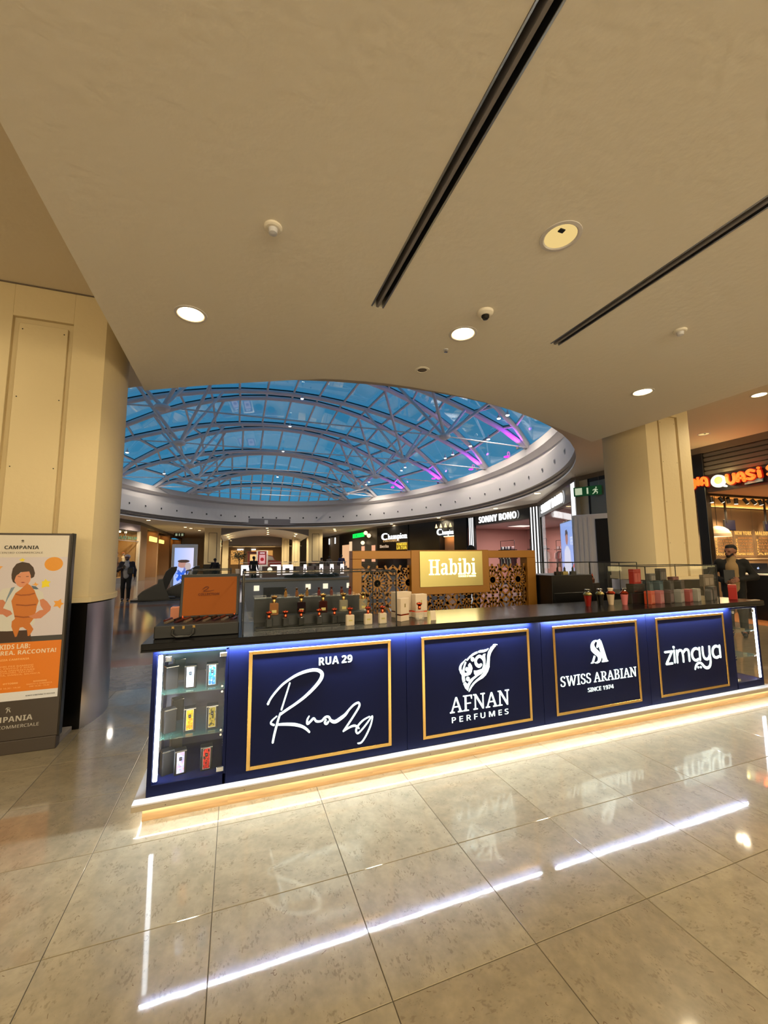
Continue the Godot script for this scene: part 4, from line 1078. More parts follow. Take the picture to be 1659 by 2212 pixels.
	# ---- four slender testers on the open counter
	var tc := [["red", Color(.45, .06, .03), m.brass], ["black", Color(.02, .02, .03), m.brass], ["cream", Color(.75, .66, .55), m.copper], ["pink", Color(.75, .42, .42), m.copper]]
	for i in 4:
		var o := thing("tester_bottle", "slender tapered %s tester bottle with a faceted metal collar" % tc[i][0], "perfume bottle", Vector3([3.545, 3.715, 3.87, 4.0][i], CT, [-3.42, -3.42, -3.42, -3.36][i]), .5, "tapered tester bottles")
		part(o, "flask", MB.new().lathe([Vector2(0, 0), Vector2(.026, 0), Vector2(.040, .105), Vector2(.042, .115), Vector2(0, .118)], 6), mk(tc[i][1], .25))
		part(o, "collar", MB.new().lathe([Vector2(.042, .112), Vector2(.046, .125), Vector2(.026, .145), Vector2(.020, .148)], 8), tc[i][2])
		part(o, "cap", MB.new().lathe([Vector2(.022, .146), Vector2(.024, .158), Vector2(.030, .172), Vector2(.028, .178), Vector2(0, .18)], 12), m.chrome if i != 2 else m.ivory)
	# ---- glass case with coloured boxes
	glass_case("bench_showcase", "clear glass case over stacked coloured perfume boxes at the far counter end", 4.07, 5.2, -3.15, -3.62, CT, 1.478)
	single("box_riser", "black riser behind the front row of coloured boxes", "riser", MB.new().span(-.5, .5, 0, .11, -.06, .06, .003), m.satin, Vector3(4.66, CT, -3.46))
	var fr := [["orange", Color(.85, .28, .10), 4.30], ["pink and plum", Color(.80, .42, .45), 4.445], ["dark plum with pink edges", Color(.22, .07, .12), 4.60], ["white and grey", Color(.62, .62, .60), 4.77], ["crimson and pink", Color(.70, .16, .20), 4.91], ["silver grey", Color(.68, .68, .64), 5.05]]
	for a: Array in fr: card_box(a[0] + " perfume box in the front row of the far glass case", Vector3(a[2], CT, -3.30), Vector3(.118, .14, .07), a[1], .35)
	var sr := [["petrol blue", Color(.03, .20, .25), 4.50], ["teal blue", Color(.05, .28, .36), 4.66], ["black and grey", Color(.03, .03, .04), 4.84], ["matt black", Color(.02, .02, .025), 5.02]]
	for a: Array in sr: card_box(a[0] + " perfume box on the riser of the far glass case", Vector3(a[2], CT + .11, -3.46), Vector3(.125, .125, .07), a[1], .35)
	var tr := [["red patterned", Color(.72, .10, .06), 4.30, .15, .165, CT + .11 + .10], ["grey printed", Color(.30, .32, .32), 4.55, .11, .085, CT + .235], ["dark marbled", Color(.06, .07, .08), 4.72, .14, .14, CT + .235], ["flat red", Color(.40, .07, .06), 4.92, .15, .04, CT + .235]]
	single("box_riser", "short black block under the red patterned box", "riser", MB.new().span(-.09, .09, 0, .10, -.05, .05, .003), m.satin, Vector3(4.30, CT + .11, -3.46))
	for a: Array in tr: card_box(a[0] + " perfume box at the top of the stack in the far glass case", Vector3(a[2], a[5], -3.46), Vector3(a[3], a[4], .06), a[1], .2)
	card_box("black and silver perfume box just outside the far glass case", Vector3(5.27, CT, -3.30), Vector3(.10, .12, .06), Color(.25, .25, .27), .4)
	card_box("dark navy perfume box beside the black and silver one", Vector3(5.42, CT, -3.36), Vector3(.13, .15, .08), Color(.02, .03, .06), .3)
	card_box("faded pink and sage picture box on top of the navy box", Vector3(5.42, CT + .15, -3.40), Vector3(.22, .14, .05), Color(.42, .36, .28), .1)
	card_box("bright red quilted perfume box at the counter's far end", Vector3(5.62, CT, -3.25), Vector3(.15, .17, .08), Color(.82, .14, .12), .5)
	single("paper_note", "small pale card lying on the counter's far end", "card", MB.new().box(Vector3(0, .004, 0), Vector3(.16, .006, .05), .001), m.board, Vector3(5.66, CT, -3.07))
	# ---- things on the rear cabinet
	for i in 3:
		var o := thing("perfume_bottle", "small %s bottle standing on the rear black cabinet" % ["black flame-topped", "gold swan-topped", "black stepped"][i], "perfume bottle", Vector3([4.34, 4.47, 4.62][i], 1.325, -4.7), 0, "bottles on the rear cabinet")
		part(o, "flask", MB.new().box(Vector3(0, .025, 0), Vector3(.09, .05, .05), .004), m.brass if i == 1 else m.satin)
		part(o, "stopper", MB.new().lathe([Vector2(0, .05), Vector2(.02, .05), Vector2(.012, .07), Vector2(.016, .085), Vector2(.005, .115), Vector2(0, .12)], 10), m.satin)
	var o2 := thing("perfume_bottle", "ornate copper bottle on the lower rear step", "perfume bottle", Vector3(4.98, 1.20, -4.7))
	part(o2, "flask", MB.new().lathe([Vector2(0, 0), Vector2(.03, 0), Vector2(.035, .05), Vector2(.02, .07), Vector2(.02, .08), Vector2(0, .082)], 12), mk(Color(.35, .2, .12), .4, .6))
	part(o2, "stopper", MB.new().lathe([Vector2(0, .08), Vector2(.012, .08), Vector2(.016, .1), Vector2(.004, .13), Vector2(0, .14)], 10), m.copper)
	glass_case("bench_showcase", "low clear glass case over small bottles on the rear black cabinet", 4.29, 4.88, -4.635, -5.2, 1.325, 1.50)
	glass_case("bench_showcase", "tall clear glass case on the rear side counter of the kiosk", 5.12, 5.46, -4.35, -5.2, CT, 1.495)
	glass_case("bench_showcase", "small glass case on the side counter behind the sample case", -.45, -.04, -4.5, -5.1, CT, 1.485)
	single("display_tray", "white tray inside the small glass case on the side counter", "tray", MB.new().span(-.18, .18, 0, .34, -.25, .25, .004), m.white_lam, Vector3(-.245, CT, -4.82))
	tick("wares")

func card_box(label: String, at: Vector3, s: Vector3, c: Color, turn: float) -> void:
	var o := thing("perfume_box", label, "perfume box", at, turn, "coloured perfume boxes")
	c = c * .75
	part(o, "carton", MB.new().box(Vector3(0, s.y / 2, 0), s, .003), mk(c, .35))
	part(o, "lid", MB.new().box(Vector3(0, s.y * .88, 0), Vector3(s.x + .003, s.y * .025, s.z + .003)), mk(c.lerp(Color(.75, .7, .7), .5), .4))
	part(o, "printed_panel", MB.new().box(Vector3(-s.x * .2, s.y * .42, s.z / 2), Vector3(s.x * .36, s.y * .6, .0015)).box(Vector3(s.x * .22, s.y * .42, s.z / 2), Vector3(s.x * .34, s.y * .6, .0015)), mk(c.lerp(Color(.8, .76, .74), .35), .4))

func foreground_objects() -> void:
	# ---- poster totem before the near column
	var o := thing("poster_totem", "dark brown mall totem with a children's workshop poster", "totem", Vector3(0, 0, 0))
	var bm := mk(Color(.235, .20, .17), .45)
	part(o, "body", MB.new().span(-2.125, -1.385, .104, 1.838, -4.50, -4.44, .006), bm)
	part(o, "side_profile", MB.new().span(-1.397, -1.382, .10, 1.84, -4.505, -4.432, .003), m.dark_steel)
	part(o, "plinth", MB.new().span(-2.13, -1.40, 0, .106, -4.52, -4.43, .004), bm)
	part(o, "floor_plate", MB.new().span(-2.13, -1.405, 0, .04, -4.825, -4.52, .003), m.grey)
	# the printed sheet
	var W := 600; var H := 1230
	var im := Image.create(W, H, false, Image.FORMAT_RGB8)
	im.fill(Color(.80, .77, .72))
	var x0 := -2.09; var x1 := -1.415; var y0 := .427; var y1 := 1.82
	var to := func(x: float, y: float) -> Vector2: return Vector2((x - x0) / (x1 - x0) * W, (y1 - y) / (y1 - y0) * H)
	var rect := func(xa: float, xb: float, ya: float, yb: float, c: Color) -> void:
		var a: Vector2 = to.call(xa, yb); var b: Vector2 = to.call(xb, ya)
		im.fill_rect(Rect2i(int(a.x), int(a.y), int(b.x - a.x) + 1, int(b.y - a.y) + 1), c)
	rect.call(x0, x1, .949, 1.627, Color(.77, .74, .76))
	rect.call(x0, x1, .904, .949, Color(.24, .235, .225))
	rect.call(x0, x1, .497, .904, Color(.84, .47, .11))
	rect.call(x0, x1, y0, .497, Color(.83, .83, .84))
	var cols := {"hair": Color(.23, .16, .10), "face": Color(.80, .54, .40), "shirt": Color(.78, .77, .74), "arm_a": Color(.76, .48, .34), "arm_b": Color(.74, .46, .33), "pants": Color(.24, .16, .11), "rocket": Color(.74, .43, .16), "band_a": Color(.58, .30, .10), "band_b": Color(.56, .29, .10), "band_c": Color(.56, .29, .10), "wing": Color(.30, .38, .44), "strap": Color(.45, .52, .58), "star_a": Color(.85, .58, .20), "star_b": Color(.88, .80, .12), "star_c": Color(.86, .62, .28), "star_d": Color(.88, .80, .20), "star_e": Color(.85, .60, .28), "mouth": Color(.55, .25, .20), "eye_a": Color(.42, .26, .20), "eye_b": Color(.42, .26, .20)}
	var sun := PackedVector2Array()
	for k in 40: sun.append(to.call(-1.515 + .067 * cos(TAU * k / 40), 1.566 + .061 * sin(TAU * k / 40)))
	fill(im, sun, Color(.83, .55, .12))
	for k: String in ["star_a", "star_b", "star_c", "star_d", "star_e", "shirt", "pants", "strap", "hair", "face", "mouth", "eye_a", "eye_b", "wing", "arm_b", "rocket", "band_a", "band_b", "band_c", "arm_a"]:
		var pl := PackedVector2Array()
		var q: Array = POSTER[k]
		for i in range(0, q.size(), 2): pl.append(to.call(q[i], q[i + 1]))
		fill(im, pl, cols[k])
	fill(im, PackedVector2Array([to.call(-1.81, 1.47), to.call(-1.74, 1.505), to.call(-1.68, 1.51), to.call(-1.668, 1.48), to.call(-1.66, 1.53), to.call(-1.72, 1.58), to.call(-1.79, 1.55)]), cols.hair)
	var pn := noise(41, .2, 2)
	for y in H:
		for x in W:
			im.set_pixel(x, y, im.get_pixel(x, y) * (1.0 + .03 * pn.get_noise_2d(x, y)))
	var pm := mk(Color.WHITE, .35); pm.albedo_texture = tex(im)
	var pq := MB.new()
	var zz := -4.438
	pq.quad(Vector3(x0, y0, zz), Vector3(x1, y0, zz), Vector3(x1, y1, zz), Vector3(x0, y1, zz))
	var po := part(o, "poster", pq, pm, "printed poster of a child holding a cardboard rocket")
	var ink := mk(Color(.05, .045, .04), .5); var soft := mk(Color(.45, .42, .38), .5); var pale := mk(Color(.88, .80, .68), .5); var pal2 := mk(Color(.92, .70, .42), .5)
	var zt := zz + .001
	text(po, "lettering", "CAMPANIA", bold, ink, -1.875, -1.632, 1.698, 1.728, zt, .001)
	text(po, "lettering", "CENTRO COMMERCIALE", sans, soft, -1.905, -1.601, 1.659, 1.675, zt, .001)
	text(po, "lettering", "KIDS LAB:", bold, pale, -1.843, -1.637, .851, .891, zt, .001)
	text(po, "lettering", "GIOCA, CREA. RACCONTA!", bold, pale, -2.05, -1.449, .798, .838, zt, .001)
	text(po, "lettering", "PIAZZA CAMPANIA", bold, pal2, -1.87, -1.635, .757, .772, zt, .001)
	var lines := [[-1.603, .703], [-1.60, .685], [-1.59, .667], [-1.60, .649], [-1.551, .631]]
	for i in 5: text(po, "lettering", ["LABORATORI PER BAMBINI", "DISEGNO, FAVOLE E RIME", "STORIE DA INVENTARE", "MUSICA, COLORI, TEATRO", "CREATIVITA, DANZA, MUSICA"][i], sans, pal2, -1.95, lines[i][0], lines[i][1], lines[i][1] + .012, zt, .001)
	text(po, "lettering", "OTTOBRE", bold, pal2, -1.80, -1.70, .563, .575, zt, .001)
	text(po, "lettering", "NOVEMBRE", bold, pal2, -1.593, -1.50, .565, .577, zt, .001)
	text(po, "lettering", "SABATO E DOMENICA", sans, pal2, -1.64, -1.46, .545, .556, zt, .001)
	text(po, "lettering", "ORE 16.30 - 19.30", sans, pal2, -1.62, -1.48, .526, .537, zt, .001)
	text(po, "lettering", "ORE 16.30 - 19.30", sans, pal2, -1.84, -1.68, .526, .537, zt, .001)
	text(po, "lettering", "ALWAYS SOMETHING TO DISCOVER", sans, ink, -1.64, -1.434, .453, .463, zt, .001)
	var sil := mk(Color(.68, .66, .62), .4)
	text(o, "lettering", "CAMPANIA", bold, sil, -1.925, -1.579, .258, .302, -4.439, .002)
	text(o, "lettering", "CENTRO COMMERCIALE", sans, sil, -1.975, -1.532, .205, .230, -4.439, .002)
	var em := MB.new()
	em.stroke([-1.765, .365, .004, -1.755, .372, .005, -1.74, .368, .004], -4.44, -4.438); em.stroke([-1.752, .37, .004, -1.755, .35, .003, -1.76, .335, .003], -4.44, -4.438); em.stroke([-1.745, .368, .003, -1.742, .35, .003, -1.735, .338, .003], -4.44, -4.438)
	part(o, "emblem", em, sil)
	var em2 := MB.new()
	em2.stroke([-1.76, 1.772, .003, -1.752, 1.776, .004, -1.745, 1.772, .003], zz, zt); em2.stroke([-1.754, 1.772, .003, -1.756, 1.755, .002], zz, zt); em2.stroke([-1.749, 1.772, .003, -1.745, 1.757, .002], zz, zt)
	part(po, "emblem", em2, soft)
	tick("foreground")

func frame_at(a: Vector2, b: Vector2, called: String, label: String, cat: String) -> Node3D:
	var d := b - a
	return thing(called, label, cat, Vector3(a.x, 0, a.y), atan2(-d.y, d.x))

func led_pillar(o: Node3D, x: float, n: int, gap: float, y0: float, y1: float, w := .055) -> void:
	part(o, "pillar", MB.new().span(x - n * gap / 2 - .06, x + n * gap / 2 + .06, 0, 4.2, -.12, .02), m.satin)
	for k in n:
		var xx := x + (k - (n - 1) / 2.0) * gap
		part(o, "led_tube", MB.new().span(xx - w / 2, xx + w / 2, y0, y1, .02, .05, .008), m.sign_white)

func rack(at: Vector3, turn: float, label: String, cols: Array) -> void:
	var o := thing("clothes_rack", label, "clothes rack", at, turn, "clothes racks in the pink-lit shop")
	o.scale.y = 1.36
	part(o, "rail", MB.new().tube([Vector3(-.7, 0, 0), Vector3(-.7, 1.9, 0), Vector3(.7, 1.9, 0), Vector3(.7, 0, 0)], .02, 6), m.black)
	part(o, "shelf", MB.new().span(-.7, .7, 1.45, 1.48, -.2, .2), m.black)
	for k in 9:
		var x := -.6 + k * .15
		var c: Color = cols[k % cols.size()]
		part(o, "garment", MB.new().prism(PackedVector2Array([Vector2(-.03, .0), Vector2(.03, .0), Vector2(.2, -.1), Vector2(.24, -.35), Vector2(.17, -.36), Vector2(.17, -.75), Vector2(-.17, -.75), Vector2(-.17, -.36), Vector2(-.24, -.35), Vector2(-.2, -.1)]), -.03, .03, Transform3D(Basis(Vector3.UP, 1.35), Vector3(x, 1.4, 0))), mk(c, .8))
	for k in 4:
		part(o, "folded_stack", MB.new().box(Vector3(-.45 + k * .3, 1.55, 0), Vector3(.22, .13, .25), .02), mk(cols[(k + 1) % cols.size()].lerp(Color.WHITE, .5), .8))

func right_side() -> void:
	# ---- bulkhead under the gallery ceiling, all along the shopfronts
	var P := [Vector2(11.4, -60), Vector2(11.9, -34.7), Vector2(14.7, -23), Vector2(14.8, -17.2), Vector2(11.28, -11.3), Vector2(11.28, -2.2)]
	for i in P.size() - 1:
		struct("trim_2", wall(P[i], P[i + 1], 4.20, H2, .25), m.taupe)
	# ---- wall piece with the window beside the clothes shop
	struct("wall_right", wall(P[4], Vector2(11.28, -7.2), 0, 4.20, .25), m.plaster_hi)
	var w := stnode("window_1", Vector3(11.28, 0, -11.3), -PI / 2)
	part(w, "window_frame", MB.new().span(.75, .80, 2.5, 4.2, .0, .04).span(.75, 2.4, 4.08, 4.2, 0, .04), m.black)
	part(w, "window_glass", MB.new().span(.8, 2.4, 2.9, 4.08, .005, .015), mk(Color(.38, .40, .38), .1))
	var ex := thing("exit_sign", "green emergency exit sign hanging near the column", "exit sign", Vector3(11.0, 3.58, -10.35), -PI / 2 + .55)
	part(ex, "panel", MB.new().box(Vector3(0, .16, 0), Vector3(.86, .31, .03), .004), glow(Color(.02, .30, .14), .35, Color(.02, .2, .1)))
	var gw := glow(Color(.85, .9, .75), .6)
	part(ex, "door_mark", MB.new().span(-.38, -.16, .05, .28, .015, .018), gw)
	part(ex, "bar_mark", MB.new().span(-.02, .03, .06, .27, .015, .018), gw)
	part(ex, "runner_mark", MB.new().stroke([.26, .20, .02, .24, .14, .025, .20, .08, .015, .16, .05, .012], .015, .018).stroke([.24, .14, .02, .30, .10, .014, .29, .05, .012], .015, .018).stroke([.17, .17, .012, .24, .20, .014, .31, .17, .012], .015, .018).cyl(Vector3(.27, .255, .015), Vector3(.27, .255, .018), .022, .022, 10), gw)
	for x: float in [-.35, .35]: part(ex, "hanger", MB.new().cyl(Vector3(x, .31, 0), Vector3(x, .79, 0), .004, .004, 6), m.grey)
	var vt := thing("display_booth", "tall white booth with a black front panel behind the column", "booth", Vector3(10.6, 0, -9.75), -PI / 2 + .5)
	part(vt, "cabinet", MB.new().span(-.62, .62, 0, 2.88, -.3, .22, .02), m.white_lam)
	for k in 4: part(vt, "flute", MB.new().span(-.58 + k * .14, -.50 + k * .14, .1, 2.8, .22, .235, .004), m.white_lam)
	part(vt, "front_panel", MB.new().span(.06, .58, .1, 2.72, .22, .25, .004), m.black)
	# ---- clothes shop with two lit faces
	var pink := mk(Color(.70, .55, .52), .8)
	var room := stnode("shop_room")
	part(room, "back_wall", MB.new().span(20.4, 20.5, 0, 3.7, -26, -9), pink)
	part(room, "side_wall", MB.new().span(14.4, 20.5, 0, 3.7, -25.1, -25.0), pink)
	part(room, "side_wall", MB.new().span(11.6, 20.5, 0, 3.7, -10.9, -10.8), pink)
	part(room, "shop_ceiling", MB.new().prism(PackedVector2Array([Vector2(14.85, 25), Vector2(20.5, 25), Vector2(20.5, 10.8), Vector2(11.4, 10.8), Vector2(14.9, 17.0)]), 3.56, 3.68, Transform3D(Basis(Vector3.RIGHT, Vector3.FORWARD, Vector3.UP), Vector3.ZERO)), mk(Color(.78, .66, .64), .8))
	for a: Vector3 in [Vector3(17.2, 3.5, -21.5), Vector3(16.8, 3.5, -15)]:
		var pl := thing("shop_light_panel", "square ceiling light panel inside the pink-lit clothes shop", "ceiling light", a, 0, "clothes shop ceiling panels")
		part(pl, "frame", MB.new().span(-.65, .65, 0, .06, -.65, .65, .005), m.white_lam)
		part(pl, "diffuser", MB.new().span(-.6, .6, -.008, 0, -.6, .6), glow(Color(1, .84, .80), 1.3))
		area(Vector3(0, -.02, 0), 1.2, 1.2, Vector3.DOWN, Color(1, .86, .82), 26, Vector3.FORWARD, pl)
	var f3 := frame_at(P[2], P[3], "shopfront", "black clothes shopfront with a lit white name facing the plaza", "shopfront")
	part(f3, "header", MB.new().span(0, 5.3, 3.62, 4.2, -.15, 0), m.satin)
	led_pillar(f3, -.45, 3, .20, .1, 4.15, .07)
	led_pillar(f3, 5.55, 3, .22, .1, 4.18, .07)
	text(f3, "lettering", "SONNY BONO", bold, m.sign_white, .46, 4.12, 3.72, 4.12, .02, .04)
	text(f3, "lettering", ")", sans, glow(Color(1, 1, 1), .35), 4.2, 4.36, 3.70, 4.14, .02, .02)
	part(f3, "sill", MB.new().span(0, 5.3, 0, .08, -.15, 0), m.satin)
	area(Vector3(2.3, 3.9, .1), 3.6, .35, Vector3.BACK, Color.WHITE, .8, Vector3.UP, f3)
	var f4 := frame_at(P[3], P[4], "shopfront", "angled black clothes shop window with a lit white name and tall screen", "shopfront")
	part(f4, "header", MB.new().span(.35, 6.9, 3.55, 4.2, -.15, 0), m.satin)
	text(f4, "lettering", "SONNY BONO", bold, m.sign_white, 1.1, 5.5, 3.68, 4.08, .02, .04)
	text(f4, "lettering", ")", sans, glow(Color(1, 1, 1), .35), 5.6, 5.85, 3.62, 4.12, .02, .02)
	part(f4, "window_glass", MB.new().span(.4, 6.7, .1, 3.55, -.06, -.04), m.glass)
	part(f4, "mullion", MB.new().span(.35, .5, 0, 3.55, -.12, 0), m.satin)
	part(f4, "mullion", MB.new().span(6.7, 6.95, 0, 4.2, -.12, .02), m.satin)
	part(f4, "sill", MB.new().span(.35, 6.9, 0, .15, -.15, 0), m.satin)
	led_pillar(f4, 7.1, 3, .16, .1, 4.15, .06)
	area(Vector3(3.3, 3.9, .1), 4.2, .35, Vector3.BACK, Color.WHITE, .8, Vector3.UP, f4)
	var scr := thing("led_screen", "tall bright screen showing a figure in white on pale blue", "screen", f4.position, f4.rotation.y)
	var si := Image.create(180, 320, false, Image.FORMAT_RGB8)
	si.fill(Color(.52, .66, .92))
	fill(si, PackedVector2Array([Vector2(40, 320), Vector2(34, 190), Vector2(44, 130), Vector2(66, 108), Vector2(92, 108), Vector2(116, 130), Vector2(122, 190), Vector2(110, 320)]), Color(.80, .84, .92))
	fill(si, PackedVector2Array([Vector2(64, 60), Vector2(70, 44), Vector2(84, 42), Vector2(94, 52), Vector2(94, 84), Vector2(84, 104), Vector2(72, 100), Vector2(64, 84)]), Color(.62, .42, .36))
	fill(si, PackedVector2Array([Vector2(62, 62), Vector2(66, 38), Vector2(84, 34), Vector2(96, 46), Vector2(96, 62), Vector2(84, 52)]), Color(.08, .07, .08))
	fill(si, PackedVector2Array([Vector2(140, 205), Vector2(165, 195), Vector2(170, 225), Vector2(150, 320), Vector2(172, 320), Vector2(180, 200), Vector2(176, 185), Vector2(150, 186)]), Color(.90, .06, .10))
	var sm := mk(Color.BLACK, .3); sm.emission_enabled = true; sm.emission_texture = tex(si); sm.emission = Color.BLACK; sm.emission_energy_multiplier = 1.0
	part(scr, "housing", MB.new().span(4.38, 6.66, .1, 2.95, -.22, -.08, .01), m.black)
	var sq := MB.new(); sq.quad(Vector3(4.44, .15, -.078), Vector3(6.6, .15, -.078), Vector3(6.6, 2.9, -.078), Vector3(4.44, 2.9, -.078))
	part(scr, "picture", sq, sm)
	text(scr, "lettering", "FEL", bold, glow(Color(.85, .9, 1), 1.0), 5.95, 6.45, 2.0, 2.3, -.07, .004)
	area(Vector3(5.5, 1.5, -.06), 2.1, 2.7, Vector3.BACK, Color(.75, .84, 1), 1.2, Vector3.UP, scr)
	rack(Vector3(16.4, 0, -22), -PI / 2, "black clothes rack with grey and plum sweatshirts near the shop's side wall", [Color(.25, .1, .13), Color(.5, .5, .5), Color(.12, .12, .13), Color(.7, .68, .68)])
	rack(Vector3(16.6, 0, -19.4), -PI / 2, "black clothes rack with white and grey tops in the middle of the shop", [Color(.8, .78, .78), Color(.3, .3, .32), Color(.75, .73, .72)])
	rack(Vector3(15.6, 0, -15.2), -1.0, "black clothes rack with plum garments behind the angled window", [Color(.32, .06, .10), Color(.4, .12, .16), Color(.2, .12, .2)])
	rack(Vector3(19.6, 0, -20.5), -PI / 2, "black clothes rack along the back wall of the shop", [Color(.7, .66, .66), Color(.2, .2, .22), Color(.45, .2, .22)])
	rack(Vector3(19.6, 0, -16.5), -PI / 2, "black clothes rack by the back wall behind the screen", [Color(.7, .66, .66), Color(.2, .2, .22), Color(.45, .2, .22)])
	# ---- dark sportswear front
	var f2 := frame_at(P[1], P[2], "shopfront", "dark sportswear shopfront with two glowing white script names", "shopfront")
	part(f2, "panel", MB.new().span(0, 4.7, 0, 4.2, -.15, 0), mk(Color(.035, .035, .04), .15))
	part(f2, "panel", MB.new().span(4.7, 8.4, 0, 4.2, -.20, -.05), mk(Color(.02, .02, .022), .2))
	part(f2, "panel", MB.new().span(10.0, 11.2, 0, 4.2, -.15, 0), mk(Color(.03, .03, .035), .2))
	part(f2, "niche", MB.new().span(8.4, 10.0, 0, 3.1, -.6, -.55), mk(Color(.62, .46, .32), .7))
	part(f2, "niche_head", MB.new().span(8.4, 10.0, 3.1, 4.2, -.2, -.05), m.black)
	part(f2, "niche_side", MB.new().span(8.38, 8.42, 0, 3.1, -.6, -.05).span(9.98, 10.02, 0, 3.1, -.6, -.05), m.black)
	part(f2, "niche_light", MB.new().span(8.6, 9.8, 3.02, 3.08, -.4, -.3), glow(Color(1, .8, .55), 3))
	area(Vector3(9.2, 3.0, -.3), 1.2, .1, Vector3(0, -1, -.3).normalized(), Color(1, .78, .5), .7, Vector3.FORWARD, f2)
	text(f2, "lettering", "C", bold, m.sign_white, .8, 1.75, 3.08, 3.68, .02, .03)
	text(f2, "lettering", "hampion", serifb, m.sign_white, 1.8, 4.58, 2.98, 3.56, .02, .03)
	text(f2, "lettering", "CUSTOMIZE", bold, glow(Color(1, .78, .5), .55), 1.06, 3.5, 2.9, 3.08, .015, .02)
	text(f2, "lettering", "Iberita", serifb, glow(Color(1, .85, .7), .6), .5, 1.9, 2.42, 2.68, .015, .02)
	text(f2, "lettering", "C", bold, m.sign_white, 8.2, 8.75, 3.15, 3.62, .0, .03)
	text(f2, "lettering", "hampion", serifb, m.sign_white, 8.78, 9.95, 3.08, 3.48, .0, .03)
	var ym := glow(Color(1, .85, .25), 1.1)
	part(f2, "light_box", MB.new().span(3.1, 4.62, 2.2, 2.8, 0, .05, .01), glow(Color(.55, .40, .08), .8))
	text(f2, "lettering", "POWERED", bold, ym, 3.15, 4.55, 2.55, 2.75, .05, .01)
	text(f2, "lettering", "LA TUA", bold, ym, 3.15, 4.55, 2.25, 2.5, .05, .01)
	for k in 4: part(f2, "cone_lamp", MB.new().lathe([Vector2(.10, 0), Vector2(.02, .28), Vector2(0, .28)], 10, Vector3(8.25 + k * .5, 3.68, .08)), glow(Color(1, .85, .6), 1.4))
	area(Vector3(2.7, 3.3, .12), 3.4, .5, Vector3.BACK, Color.WHITE, .6, Vector3.UP, f2)
	# ---- corridor shops beyond
	var f1 := frame_at(Vector2(11.4, -54), P[1], "shopfront", "shoe shopfront with green lit letters down the corridor", "shopfront")
	part(f1, "facade", MB.new().span(6.5, 19.4, 0, 4.22, -.2, 0), mk(Color(.12, .10, .09), .5))
	part(f1, "facade", MB.new().span(-6, 1.5, 0, 4.2, -.2, 0), mk(Color(.45, .40, .34), .6))
	part(f1, "recess_side", MB.new().span(1.2, 1.5, 0, 4.3, -1.4, -.2).span(6.5, 6.8, 0, 4.3, -1.4, -.2), mk(Color(.70, .63, .55), .6))
	part(f1, "recess", MB.new().span(1.2, 6.8, 0, 4.3, -1.5, -1.3), mk(Color(.70, .63, .55), .6))
	part(f1, "shutter_panel", MB.new().span(1.9, 6.1, 2.2, 3.4, -1.3, -1.26), m.ivory)
	text(f1, "lettering", "DEICHMANN", bold, glow(Color(.05, 1, .35), 1.2), 12.1, 15.8, 3.62, 4.05, .03, .04)
	for x: float in [1.6, 4.6]: part(f1, "led_tube", MB.new().span(x, x + .25, 3.3, 4.05, .0, .08), m.sign_white)
	part(f1, "poster_panel", MB.new().span(8.0, 10.6, .5, 3.0, 0, .05), glow(Color(1, .78, .58), .75))
	part(f1, "light_box", MB.new().span(10.9, 11.7, .6, 3.3, 0, .08), glow(Color(1, .84, .66), .9))
	for a: Array in [[15.0, 15.9], [18.0, 18.9]]: part(f1, "display_window", MB.new().span(a[0], a[1], 1.2, 2.7, 0, .04), glow(Color(1, .72, .55), .8))
	for k in 3: part(f1, "globe_lamp", MB.new().lathe([Vector2(0, -.2), Vector2(.14, -.14), Vector2(.2, 0), Vector2(.14, .14), Vector2(0, .2)], 10, Vector3(16.2 + k * .9, [3.0, 3.9, 3.6][k], .3)), glow(Color(1, .85, .65), 2.0))
	gelato()
	tick("right")

